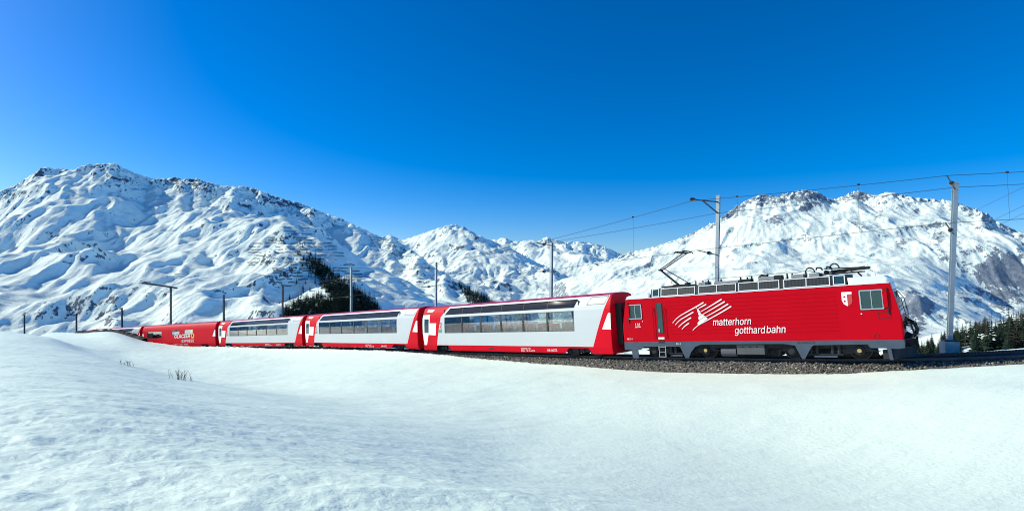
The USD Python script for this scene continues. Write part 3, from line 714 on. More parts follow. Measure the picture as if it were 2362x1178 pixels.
def coach(key, label, kind="panorama", number="2"):
    o, yaw, pit, L = VEH[key]
    R = frame(yaw, pit)
    t = thing("railway_coach", R, o, label=label, category="railway coach", group="coaches of the red and white train")
    k = L / 19.13
    X = lambda v: v * k
    full = Polygon([(0, .30), (X(1.75), .30), (X(1.95), .68), (X(3.40), .68), (X(3.72), .30), (X(15.5), .30), (X(15.85), .62), (X(17.36), .62), (X(17.7), .30), (L, .30), (L, 3.70), (0, 3.70)])
    wins, bands = [], []
    if kind == "panorama":
        e = np.linspace(3.05, 16.4, 7)
        for a, b in zip(e[:-1], e[1:]):
            wins.append(Polygon([(X(a), 1.66), (X(b), 1.66), (X(b), 2.90), (X(a), 2.90)]))
            f = lambda x, top: x + (0 if not top else (.55 if abs(x - e[0]) < .01 else .28 if abs(x - e[-1]) < .01 else .02))
            bands.append(Polygon([(X(f(a, 0)), 3.08), (X(f(b, 0)), 3.08), (X(f(b, 1)), 3.585), (X(f(a, 1)), 3.585)]))
    else:
        wins = [Polygon([(X(a), 1.72), (X(b), 1.72), (X(b), 2.80), (X(a), 2.80)]) for a, b in ((1.5, 5.6),)]
        wins += [Polygon([(X(a), 2.12), (X(b), 2.12), (X(b), 2.88), (X(a), 2.88)]) for a, b in ((8.5, 10.4), (11.7, 13.8))]
    holes = unary_union(wins + bands)
    for s in (-1, 1):
        # the far side mirrors the near one end for end, as the coach looks the same from both sides
        fl = (lambda g: g) if s < 0 else (lambda g: g)
        if kind == "panorama":
            redA = Polygon([(-1, .2), (X(1.89), .2), (X(1.91), .72), (X(2.56), 2.95), (X(3.52), 3.75), (-1, 3.75)])
            redB = Polygon([(L + 1, .2), (X(17.70), .2), (X(17.74), .72), (X(18.79), 3.16), (X(19.02), 3.75), (L + 1, 3.75)])
            white = full.intersection(sbox(-1, .72, L + 1, 4)).difference(redA).difference(redB)
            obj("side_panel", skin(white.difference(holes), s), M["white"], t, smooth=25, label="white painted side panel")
            obj("end_panel", skin(full.intersection(redA).difference(holes), s), M["red"], t, smooth=25, label="red painted panel at the rear end")
            obj("end_panel", skin(full.intersection(redB).difference(holes), s), M["red"], t, smooth=25, label="red painted panel at the front end")
            obj("skirt", skin(full.intersection(sbox(-1, .2, L + 1, .72)).difference(redA).difference(redB), s), M["red"], t, smooth=25, label="red painted sill along the bottom")
        else:
            obj("side_panel", skin(full.intersection(sbox(0, .2, L, 3.13)).difference(holes), s), M["red"], t, smooth=25, label="red painted side panel")
            obj("cant_panel", skin(full.intersection(sbox(0, 3.13, L, 3.75)), s), M["red"], t, smooth=25)
        for q, g in enumerate(wins):
            w = obj("window", skin(ring(g, .035), s, .004), M["black"], t)
            obj("pane", skin(g.buffer(-.03, join_style=2), s, -.02), M["glass"], w)
        if kind == "panorama":
            for a, b in zip(wins[:-1], wins[1:]):
                xm = a.bounds[2]
                obj("window_pillar", skin(sbox(xm - .075, 1.66, xm + .075, 2.90), s, .008), M["black"], t)
            for g in bands:
                w = obj("roof_window", skin(ring(g, .014), s, .004), M["black"], t)
                obj("pane", skin(g.buffer(-.018, join_style=2), s, -.01), M["roof_glass"], w)
            # grey outlined hatches at the ends of the roof edge
            hb = Polygon([(X(17.36), 3.19), (X(18.70), 3.19), (X(18.95), 3.66), (X(17.66), 3.66)])
            obj("hatch", skin(ring(hb, .03), s, .005), M["iron"], t)
            ha = Polygon([(X(.12), 3.22), (X(1.9), 3.22), (X(2.4), 3.64), (X(.12), 3.64)])
            obj("hatch", skin(ring(ha, .025), s, .005), M["iron"], t)
        # the white cross that spans the gap between two coaches, and the door in it
        if kind == "panorama":
            ca = Polygon([(.0, 2.90), (.0, 1.60), (X(.15), .72), (X(.50), .72), (X(.80), 1.55), (X(1.80), 1.50), (X(1.94), 2.46), (X(.98), 2.48), (X(1.02), 3.16), (X(.02), 3.16)])
            obj("white_cross", skin(ca, s, .006), M["mark_white"], t, smooth=25)
            obj("white_cross", skin(Polygon([(X(.5), 3.40), (X(.62), 3.60), (X(1.5), 3.58), (X(1.25), 3.38)]), s, .006), M["mark_white"], t)
            dr = Polygon([(X(.12), .50), (X(1.05), .50), (X(1.02), 3.05), (X(.10), 3.05)])
            d = obj("door", skin(ring(dr, .018), s, .009), M["iron"], t, label="door outlined in grey")
            gw = Polygon([(X(.24), 1.72), (X(.84), 1.70), (X(.88), 2.80), (X(.26), 2.84)])
            obj("door_window", skin(gw, s, .010), M["cab_glass"], d)
            obj("door_frame", skin(ring(gw.buffer(.035), .035), s, .012), M["alu"], d)
            obj("class_plate", skin(sbox(X(2.22), 1.70, X(2.72), 1.98), s, .006), M["green"], t)
            if s < 0:
                obj("class_number", text_on_side(number, X(2.45), 2.08, .42, .24, y=-1.345), M["red"], t, label="red class number 2")
                obj("inscription", text_on_side("2461 85-90", X(11.6), .50, .11, X(.9), y=-1.315), M["mark_white"], t)
                obj("inscription", text_on_side("Bp 2533", X(11.6), .36, .09, X(1.3), y=-1.30), M["mark_white"], t)
                obj("inscription", text_on_side("AB 4033", X(14.0), .40, .14, X(.85), y=-1.305), M["mark_white"], t)
                obj("skirt_vent", skin(sbox(X(8.3), .44, X(8.75), .56), s, .006), M["black"], t)
        cb = Polygon([(X(18.98), 2.66), (L, 2.66), (L, 1.71), (X(18.50), 1.75)])
        obj("white_cross", skin(cb, s, .006), M["mark_white"], t)
        if kind != "panorama":
            obj("white_cross", skin(Polygon([(0, 2.5), (.55, 2.5), (.45, 1.6), (0, 1.6)]), s, .006), M["mark_white"], t)
    if kind != "panorama":
        zy = -1.345
        obj("lettering", text_on_side("GLACIER", X(9.1), 1.66, .52, X(4.0), slant=.2, y=zy, bold=True), M["mark_white"], t, label="white lettering GLACIER")
        obj("lettering", text_on_side("EXPRESS", X(11.0), .98, .40, X(3.05), slant=.2, y=zy), M["mark_white"], t, label="thin white lettering EXPRESS")
        obj("lettering", text_on_side("St. Moritz - Davos - Zermatt", X(8.8), .58, .17, X(3.7), y=-1.32), M["mark_white"], t)
        cx_, cz_ = X(13.75), 1.95
        a = np.linspace(0, 2 * np.pi, 49)[:-1]
        rr = np.where(np.arange(48) % 4 < 2, .46, .36)
        star = Polygon(np.stack([cx_ + rr * 1.15 * np.cos(a), cz_ + rr * np.sin(a)], 1))
        obj("sun_emblem", skin(star.difference(Polygon(np.stack([cx_ + .2 * np.cos(a), cz_ + .2 * np.sin(a)], 1))), -1, .008), M["orange"], t, label="orange sun emblem with a dark swirl")
        obj("sun_swirl", skin(LineString([(cx_ - .15, cz_ + .12), (cx_ + .1, cz_ + .18), (cx_ + .15, cz_), (cx_, cz_ - .12)]).buffer(.045), -1, .012), M["iron"], t)
    # roof, floor, ends
    rp = np.array([(.97, 3.70), (.72, 3.785), (.36, 3.835), (0, 3.85), (-.36, 3.835), (-.72, 3.785), (-.97, 3.70)])
    mb = MB(); n = len(rp)
    v = np.array([[x, y, z] for x in (0, L) for y, z in rp])
    mb.add(v, [[q, q + 1, n + q + 1, n + q] for q in range(n - 1)])
    obj("roof", mb.get(), M["roof_red"], t, smooth=40)
    prof = [(-hw(z), z) for z in PZ] + [(y, z) for y, z in rp[::-1][1:-1]] + [(hw(z), z) for z in PZ[::-1]]
    endp = Polygon(prof); gang = sbox(-.62, .95, .62, 3.1)
    for x0, x1 in ((0.0, .05), (L - .05, L)):
        m_ = trimesh.creation.extrude_polygon(endp.difference(gang), x1 - x0, engine="earcut"); vv = np.array(m_.vertices)
        obj("end_wall", (np.stack([vv[:, 2] + x0, vv[:, 0], vv[:, 1]], 1), np.array(m_.faces)), M["red"], t)
    obj("gangway", MB().box(-.40, .30, -.78, .78, .85, 3.18).get(), M["black"], t)
    obj("gangway", MB().box(L - .30, L + .40, -.78, .78, .85, 3.18).get(), M["black"], t)
    for x0, q in ((0, -1), (L, 1)):
        mbb = MB()
        for s in (-.7, .7): mbb.tube([(x0, s, .75), (x0 + q * .22, s, .5), (x0 + q * .34, s * .8, .62)], .03, 6)
        mbb.box(min(x0, x0 + q * .4), max(x0, x0 + q * .4), -.18, .18, .42, .72)
        obj("coupler", mbb.get(), M["dark"], t)
    obj("floor", MB().box(.06, L - .06, -1.24, 1.24, .86, .95).get(), M["floor"], t)
    obj("ceiling", MB().box(.06, L - .06, -.80, .80, 3.62, 3.66).get(), M["ceiling"], t)
    for s in (-1, 1):
        obj("lining", skin(sbox(.08, .96, L - .08, 1.60), s, -.05), M["seat"], t)
        obj("lining", skin(Polygon([(.08, 1.62), (X(2.95), 1.62), (X(2.95), 3.6), (.08, 3.6)]), s, -.05), M["seat"], t)
        obj("lining", skin(Polygon([(X(16.5), 1.62), (L - .08, 1.62), (L - .08, 3.6), (X(16.5), 3.6)]), s, -.05), M["seat"], t)
    obj("underframe", MB().box(X(4.2), X(15.0), -1.15, 1.15, .30, .80).box(.2, L - .2, -.6, .6, .30, .85).get(), M["dark"], t)
    bogie(t, X(2.65)); bogie(t, X(16.6))
    if kind == "panorama":
        for px_ in (X(2.9), X(16.7)):
            obj("partition", MB().box(px_, px_ + .05, -1.2, 1.2, .95, 3.5).get(), M["seat"], t)
        e = np.linspace(3.05, 16.4, 7)
        for a, b in zip(e[:-1], e[1:]):
            for sx in (-1, 1):
                xs_ = X((a + b) / 2) + sx * .72 * k
                for y0, y1 in ((-1.15, -.30), (.30, 1.15)):
                    mbb = MB().box(xs_ - .22, xs_ + .22, y0, y1, 1.18, 1.38)
                    xb = xs_ + sx * .24
                    mbb.box(xb - .06, xb + .06, y0, y1, 1.2, 2.02)
                    st = obj("seat", mbb.get(), M["seat"], t)
                    hb_ = MB()
                    for h0 in ((y0 + .06, y0 + .36), (y1 - .36, y1 - .06)):
                        hb_.box(xb - .075, xb + .075, h0[0], h0[1], 1.86, 2.12)
                    obj("headrest", hb_.get(), M["seat_red"], st)
            for y0, y1 in ((-1.18, -.45), (.45, 1.18)):
                obj("table", MB().box(X((a + b) / 2) - .28, X((a + b) / 2) + .28, y0, y1, 1.62, 1.66).get(), M["table"], t)
    return t

coach("c1", "white and red panorama coach directly behind the red locomotive, the nearest of the coaches")
coach("c2", "white and red panorama coach second behind the locomotive, with the wooded spur above it")
coach("c3", "white and red panorama coach third behind the locomotive, joined to the all red coach")
coach("c4", "all red coach with white lettering and an orange sun emblem", kind="service")
coach("c5", "last coach in sight, white and red, half hidden by the snow bank")

# ------------------------------------------------------------------ the locomotive
o, yaw, pit, L = VEH["loco"]
RL = frame(yaw, pit)
lo = thing("electric_locomotive", RL, o, label="red electric locomotive with grey skirts and a raised pantograph at the head of the train", category="locomotive")
sidepoly = [(0, 3.3), (L, 3.3), (L + .30, 1.75), (L + .28, .93), (-.28, .93), (-.30, 1.75)]
def CS(poly):
    p = np.array(poly, float)
    return m3.CrossSection([p if Polygon(p).exterior.is_ccw else p[::-1]])
def extr_side(poly, y0, y1):
    return CS(poly).extrude(y1 - y0).rotate([90, 0, 0]).translate([0, y1, 0])
def plan(x0, x1, w, r, z0, z1):
    g = sbox(x0 + r, -w + r, x1 - r, w - r).buffer(r, quad_segs=4)
    return CS(np.array(g.exterior.coords)[:-1]).extrude(z1 - z0).translate([0, 0, z0])
body = extr_side(sidepoly, -1.33, 1.33) ^ plan(-.32, L + .32, 1.33, .10, 0, 4)
obj("body", body, M["loco_red"], lo, smooth=30)
# pressed ribs along the side
for s in (-1, 1):
    for q in range(10):
        z = 1.36 + q * .187
        if s < 0:
            obj("rib", MB().prism([(2.28, z - .022), (2.28, z + .022), (10.13, z + .022), (10.13, z - .022)], -1.342, -1.325).get(), M["loco_red"], lo)
        else:
            obj("rib", MB().box(2.28, 10.13, 1.325, 1.342, z - .022, z + .022).get(), M["loco_red"], lo)
# grey skirts
sk = Polygon([(-.28, .93), (-.28, .50), (.66, .50), (.88, .67), (2.92, .67), (3.15, .08), (3.33, .08), (3.47, .38), (3.72, .66), (4.01, .77), (7.85, .79), (8.34, .70), (8.58, .10), (8.69, .10), (9.0, .64), (9.1, .72), (11.12, .75), (11.2, .60), (12.2, .56), (L + .28, .60), (L + .28, .93)])
for s in (-1, 1):
    y0, y1 = (-1.334, -1.26) if s < 0 else (1.26, 1.334)
    obj("skirt", MB().prism(sk, y0, y1).get(), M["grey_blue"], lo)
    for a, b in (((.12, .50), (.5, .03)), ((L - .33, .58), (L - .19, .10))):
        obj("rail_guard", MB().prism([(a[0], a[1]), (b[0], a[1]), (b[0] + .04, b[1]), (a[0] + .06, b[1])], y0 + .01, y1 - .002).get(), M["grey_blue"], lo)
obj("end_skirt", MB().box(L + .20, L + .283, -1.25, 1.25, .58, .93).get(), M["grey_blue"], lo)
obj("end_skirt", MB().box(-.283, -.20, -1.25, 1.25, .50, .93).get(), M["grey_blue"], lo)
obj("underframe", MB().box(.3, L - .3, -1.0, 1.0, .55, .93).get(), M["dark"], lo)
for x0, x1 in ((.75, 4.75), (7.75, 11.35)):
    obj("traction_motor", MB().box(x0, x1, -.40, .40, .12, .60).get(), M["dark"], lo)
obj("transformer", MB().box(4.9, 7.6, -.55, .55, .14, .60).get(), M["dark"], lo)
# wheels and bogies
for xc in (2.88, 9.48):
    mb = MB()
    for s in (-1, 1):
        mb.prism([(xc - 2.05, .42), (xc - 1.5, .60), (xc - .7, .52), (xc, .34), (xc + .7, .52), (xc + 1.5, .60), (xc + 2.05, .42), (xc + 1.5, .40), (xc, .18), (xc - 1.5, .40)], *( (-1.02, -.90) if s < 0 else (.90, 1.02)))
        for q in (-.55, -.3, .3, .55): mb.cyl((xc + q, s * 1.08, .30), (xc + q, s * 1.08, .70), .075, 8)
        mb.box(xc - .7, xc + .7, s * 1.08 - .06, s * 1.08 + .06, .26, .32)
    bg = obj("bogie", mb.get(), M["iron"], lo)
    for q in (-1.49, 1.31) if xc < 5 else (-1.32, 1.31):
        for s in (-1, 1):
            x = xc + q
            w = obj("wheel", MB().cyl((x, s * .47, .44), (x, s * .62, .44), .44, 32).get(), M["dark"], bg)
            a = np.linspace(0, 2 * np.pi, 33)
            obj("tyre", MB().tube(np.stack([x + .42 * np.cos(a), 0 * a + s * .63, .44 + .42 * np.sin(a)], 1), .018, 6).get(), M["rail"], bg)
            obj("axle_box", MB().cyl((x, s * .62, .44), (x, s * 1.10, .44), .19, 16).cyl((x, s * 1.10, .44), (x, s * 1.16, .44), .12, 12).get(), M["iron"], bg)
            if (xc > 5 and q > 0) or (xc < 5 and q > 0):
                obj("hub", MB().cyl((x, s * 1.16, .46), (x, s * 1.22, .46), .085, 12).get(), M["hub"], bg)
for s in (-1, 1):
    obj("sand_pipe", MB().tube([(3.5, s * 1.1, .6), (3.75, s * 1.05, .35), (3.8, s * .75, .12)], .02, 5).get(), M["black"], lo)
    obj("brake_hose", MB().tube([(7.5, s * 1.1, .7), (7.3, s * 1.08, .35), (7.55, s * 1.05, .2), (7.75, s * 1.1, .7)], .02, 5).get(), M["black"], lo)
    obj("brake_bar", MB().box(9.05, 9.95, s * 1.15 - .05, s * 1.15 + .05, .16, .24).get(), M["grey_blue"], lo)
    obj("brake_bar", MB().box(2.3, 2.95, s * 1.15 - .05, s * 1.15 + .05, .14, .22).get(), M["grey_blue"], lo)
obj("air_tank", MB().cyl((4.94, -.95, .37), (5.66, -.95, .37), .245, 20).get(), M["tank"], lo)
bx_ = obj("equipment_box", MB().box(5.72, 6.98, -1.18, -.5, .27, .73).get(), M["tank"], lo)
for x in (6.0, 6.35, 6.65):
    obj("latch", MB().box(x - .04, x + .04, -1.19, -1.178, .60, .66).get(), M["black"], bx_)
obj("equipment_box", MB().box(5.0, 7.0, .5, 1.18, .2, .7).get(), M["tank"], lo)
# cab windows, doors, rails, plates
for s in (-1, 1):
    y = lambda a, b: (-1.33 - b, -1.33 - a) if s < 0 else (1.33 + a, 1.33 + b)
    for name_, x0, x1, z0, z1, xm in (("cab_window", .10, .92, 2.19, 3.0, .52), ("cab_window", 11.0, 11.84, 2.22, 3.06, 11.42)):
        fr = sbox(x0 + .05, z0 + .05, x1 - .05, z1 - .05).buffer(.05)
        w = obj(name_, MB().prism(fr.difference(fr.buffer(-.045)), *y(.002, .028)).get(), M["alu"], lo)
        obj("pane", MB().prism(fr.buffer(-.04), *y(.001, .010)).get(), M["cab_glass"], w)
        obj("window_bar", MB().box(xm - .012, xm + .012, *y(.004, .020), z0 + .03, z1 - .03).get(), M["alu"], w)
        obj("seal", MB().prism(fr.buffer(.018).difference(fr), *y(.001, .012)).get(), M["black"], w)
    for x in (.04, 11.83):
        mi = obj("mirror", MB().box(x - .01, x + .15, *y(.03, .07), 2.30, 2.98).get(), M["loco_red"], lo)
        obj("mirror_arm", MB().box(x + .06 if x < 1 else x + .13, x + .085 if x < 1 else x + .155, *y(.012, .05), 2.0, 3.12).get(), M["black"], mi)
        obj("flap", MB().prism(ring(sbox(x - .05 if x < 1 else x - .22, 1.83, x + .36 if x < 1 else x + .22, 2.10), .015), *y(.001, .008)).get(), M["iron"], lo)
    dg = sbox(1.86, 1.46, 2.02, 2.94).buffer(.055)
    dr = obj("door", MB().prism(ring(sbox(1.66, 1.02, 2.14, 3.2), .008), *y(.001, .006)).get(), M["iron"], lo, label="narrow side door with a tall dark window")
    obj("door_window", MB().prism(dg, *y(.001, .014)).get(), M["cab_glass"], dr)
    obj("door_seal", MB().prism(dg.buffer(.02).difference(dg), *y(.001, .02)).get(), M["black"], dr)
    obj("door_handle", MB().box(1.82, 1.90, *y(.014, .04), 1.46, 1.62).get(), M["alu"], dr)
    for x in (1.58, 2.21):
        yy = (-1.39 if s < 0 else 1.39); yb = (-1.32 if s < 0 else 1.32)
        obj("handrail", MB().tube([(x, yb, 2.76), (x, yy, 2.74), (x, yy, 1.16), (x, yb, 1.13)], .018, 6).get(), M["loco_red"], lo)
    obj("step_plate", MB().box(1.76, 2.10, *y(.002, .012), 1.07, 1.17).get(), M["mark_white"], lo)
    obj("step_recess", MB().box(1.75, 2.11, *y(.003, .010), .86, 1.0).get(), M["black"], lo)
    mb = MB()
    for x in (1.76, 2.12): mb.tube([(x, s * 1.34, .72), (x, s * 1.36, .12)], .018, 5)
    for z in (.66, .40, .14): mb.box(1.76, 2.12, *( (-1.38, -1.24) if s < 0 else (1.24, 1.38)), z - .02, z + .01)
    obj("ladder", mb.get(), M["steel"], lo)
    a = np.linspace(0, 2 * np.pi, 25)
    for x, z in ((.43, .99), (11.47, 1.08)):
        obj("jacking_cover", MB().tube(np.stack([x + .10 * np.cos(a), 0 * a + s * 1.335, z + .10 * np.sin(a)], 1), .008, 4).get(), M["iron"], lo)
    for x0, x1 in ((8.47, 8.78), (8.84, 9.15)):
        obj("maker_plate", MB().prism(ring(sbox(x0, .80, x1, .89), .012), *y(.004, .012)).get(), M["iron"], lo)
        obj("maker_plate", MB().box(x0 + .06, x1 - .06, *y(.003, .008), .83, .86).get(), M["tank"], lo)
    obj("wiper_cap", MB().cyl((11.02, s * 1.325, 2.05), (11.02, s * 1.35, 2.05), .028, 8).get(), M["mark_white"], lo)
    obj("wiper_cap", MB().cyl((.93, s * 1.325, 2.06), (.93, s * 1.35, 2.06), .026, 8).get(), M["mark_white"], lo)
yl = -1.344
obj("road_number", text_on_side("101", .47, 1.72, .24, .32, slant=-.03, y=yl + .010), M["mark_white"], lo, label="white running number 101")
obj("inscription", text_on_side("SBB 1-5", -.1, 1.06, .08, .34, y=-1.332), M["mark_white"], lo)
obj("inscription", text_on_side("Rtt-h", 2.72, .78, .08, .26, y=-1.336), M["mark_white"], lo)
obj("lettering", text_on_side("matterhorn", 4.72, 1.73, .335, 1.80, slant=.16, y=yl), M["mark_white"], lo, label="white lettering matterhorn")
obj("lettering", text_on_side("gotthard", 5.74, 1.30, .335, 1.36, slant=.16, y=yl), M["mark_white"], lo, label="white lettering gotthard")
obj("lettering", text_on_side("bahn", 7.19, 1.31, .335, .80, slant=.16, y=yl), M["mark_white"], lo, label="white lettering bahn")
# emblem: a white mountain cut by slanting lines
z7 = lambda x, y: None
def logo_pt(a, b):
    """Zoomed photo coordinates of the emblem to the side of the locomotive (a plane mapping)."""
    P0 = np.array(o); n = RL[1]
    px, py = 1540 + a / 8.145, 670 + b / 8.145
    r = np.array([(px - CX) / F, 1, (YH - py) / F]); q0 = P0 - 1.35 * n
    q = r * (np.dot(q0, n) / np.dot(r, n)) - P0
    return float(q @ RL[0]), float(q @ RL[2])
def stroke(pts, w0, w1):
    p = np.array([logo_pt(*q) for q in pts]); n_ = len(p); out = []
    tck = PchipInterpolator(np.arange(n_), p); p = tck(np.linspace(0, n_ - 1, 12))
    for k in range(11):
        w = w0 + (w1 - w0) * k / 10
        out.append(LineString([p[k], p[k + 1]]).buffer(w / 2, quad_segs=2))
    return unary_union(out)
strokes = [[(95, 605), (200, 495), (330, 415), (520, 310), (665, 225)], [(145, 640), (240, 545), (350, 480), (475, 405)], [(205, 685), (290, 605), (432, 510)], [(270, 722), (330, 660), (395, 612)],
           [(575, 340), (640, 300), (715, 260)], [(620, 395), (800, 290), (1005, 165)], [(660, 445), (850, 335), (1065, 208)], [(715, 490), (900, 390), (1130, 252)], [(475, 745), (560, 660), (760, 545), (1000, 410), (1185, 297)]]
em = unary_union([stroke(q, .028, .062) for q in strokes])
mt = Polygon([logo_pt(*q) for q in [(520, 305), (560, 340), (600, 380), (620, 430), (690, 470), (750, 525), (575, 645), (560, 610), (600, 555), (575, 525), (590, 470), (560, 390), (555, 345)]])
for a, b in (((560, 415), (640, 378)), ((580, 475), (660, 440)), ((585, 560), (710, 480))):
    mt = mt.difference(LineString([logo_pt(*a), logo_pt(*b)]).buffer(.012))
emb = obj("mountain_emblem", MB().prism(mt, -1.350, -1.343).get(), M["mark_white"], lo, label="white mountain emblem")
for q in strokes:
    obj("emblem_stroke", MB().prism(stroke(q, .028, .062), -1.349, -1.343).get(), M["mark_white"], emb)
# coat of arms
cr = Polygon([(10.36, 3.02), (10.74, 3.02), (10.74, 2.62), (10.70, 2.50), (10.56, 2.40), (10.42, 2.50), (10.36, 2.66)])
sh = obj("coat_of_arms", MB().prism(cr.intersection(sbox(10, 2, 10.56, 4)), -1.34, -1.328).get(), M["mark_white"], lo, label="shield, half white with red dots and half red")
obj("shield_half", MB().prism(cr.intersection(sbox(10.56, 2, 11, 2.92)), -1.34, -1.328).get(), plain("shield_red", (.50, .05, .05), .5), sh)
obj("shield_half", MB().prism(cr.intersection(sbox(10.56, 2.92, 11, 4)), -1.34, -1.328).get(), M["mark_white"], sh)
for z in (2.82, 2.62):
    obj("shield_dot", MB().cyl((10.46, -1.345, z), (10.46, -1.335, z), .04, 8).get(), M["loco_red"], sh)
# roofs
hoodA = extr_side([(.02, 3.3), (1.44, 3.3), (1.44, 3.52), (.22, 3.50), (.06, 3.44)], -1.29, 1.29) ^ plan(-.1, 1.5, 1.29, .18, 3, 4)
hoodB = extr_side([(10.63, 3.3), (L + .01, 3.3), (L - .03, 3.52), (L - .2, 3.63), (10.63, 3.63)], -1.29, 1.29) ^ plan(10.6, L + .05, 1.29, .20, 3, 4)
obj("cab_roof", hoodA, M["roof_white"], lo, smooth=30); obj("cab_roof", hoodB, M["roof_white"], lo, smooth=30)
obj("gutter", MB().box(.02, L - .02, -1.345, -1.29, 3.30, 3.335).box(.02, L - .02, 1.29, 1.345, 3.30, 3.335).get(), M["roof_white"], lo)
def lean(z): return 1.27 - (z - 3.33) * .28
mid = MB()
v = [[x, s * lean(z), z] for x in (1.5, 10.6) for s in (-1, 1) for z in (3.30, 3.79)]
mid.add(v, [[0, 4, 5, 1], [2, 3, 7, 6], [1, 5, 7, 3], [0, 2, 6, 4], [0, 1, 3, 2], [4, 6, 7, 5]])
obj("machine_roof", mid.get(), M["black"], lo)
def grille(x0, x1, nb, s):
    g = sbox(x0 + .04, 3.38, x1 - .04, 3.745).buffer(.03)
    def lay(poly, a, b):
        t = trimesh.creation.extrude_polygon(poly, b - a, engine="earcut"); vv = np.array(t.vertices)
        return np.stack([vv[:, 0], s * (lean(vv[:, 1]) + a + vv[:, 2]), vv[:, 1]], 1), np.array(t.faces)
    bars = g.difference(g.buffer(-.035))
    for q in range(1, nb):
        xm = x0 + (x1 - x0) * q / nb
        bars = bars.union(sbox(xm - .016, 3.37, xm + .016, 3.75))
    gl = obj("roof_grille", lay(bars, .004, .03), M["roof_white"], lo)
    obj("grille_mesh", lay(g.buffer(-.03), .002, .010), M["grille"] if nb > 1 else M["cab_glass"], gl)
    obj("grille_frame", lay(sbox(x0 - .02, 3.335, x1 + .02, 3.79).difference(g.buffer(.012)), .001, .012), M["tank"], gl)
for s in (-1, 1):
    for x0, x1, nb in ((1.56, 1.98, 1), (2.06, 3.94, 2), (4.10, 5.97, 2), (6.07, 7.92, 2), (8.08, 9.98, 2), (10.08, 10.55, 1)):
        grille(x0, x1, nb, s)
def insulator(x, y, z, h=.26, r=.075):
    mb = MB().cyl((x, y, z), (x, y, z + h), r * .45, 8)
    for q in range(4): mb.cyl((x, y, z + h * (.12 + .22 * q)), (x, y, z + h * (.2 + .22 * q)), r * (1.1 - .12 * q), 10)
    obj("insulator", mb.get(), M["dark"], lo)
for x, y in ((3.75, -.5), (4.45, -.6), (5.0, -.3), (6.05, -.6), (6.55, -.5), (7.3, -.6), (8.15, -.55), (8.95, -.55), (3.75, .6), (6.05, .6), (8.15, .6)):
    insulator(x, y, 3.79)
for x0, x1, y0, y1, h in ((3.95, 4.3, -.7, .3, .16), (4.7, 5.9, -.55, .5, .13), (6.9, 7.6, -.75, .2, .18), (8.35, 8.85, -.7, .2, .17), (9.1, 9.5, -.75, .3, .16)):
    obj("roof_box", MB().box(x0, x1, y0, y1, 3.79, 3.79 + h).get(), M["roof_grey"], lo)
for x0, x1, y0, y1, h in ((6.05, 6.55, -.8, -.2, .14), (7.62, 7.95, -.8, -.3, .20), (2.1, 3.5, -.8, .8, .05)):
    obj("roof_box", MB().box(x0, x1, y0, y1, 3.79, 3.79 + h).get(), M["dark"], lo)
obj("bus_bar", MB().tube([(3.3, -.4, 3.86), (3.75, -.5, 4.08), (4.1, -.5, 4.02), (4.45, -.6, 4.10), (6.0, -.6, 4.07), (7.3, -.6, 4.08), (8.15, -.55, 4.10), (8.5, -.5, 4.03), (8.95, -.55, 4.10), (9.5, -.5, 3.95)], .012, 5).get(), M["dark"], lo)
obj("main_switch", MB().tube([(6.9, -.6, 3.95), (7.05, -.6, 4.08), (7.2, -.62, 4.0), (7.35, -.6, 4.09)], .05, 6).box(6.95, 7.3, -.72, -.5, 3.98, 4.05).get(), M["dark"], lo)
def on_mid(px, py, y=0.0):
    """A point of the locomotive's long section y seen at a photo pixel."""
    P0 = np.array(o); n = RL[1]
    r = np.array([(px - CX) / F, 1, (YH - py) / F]); q0 = P0 + y * n
    q = r * (np.dot(q0, n) / np.dot(r, n)) - P0
    return float(q @ RL[0]), float(q @ RL[2])
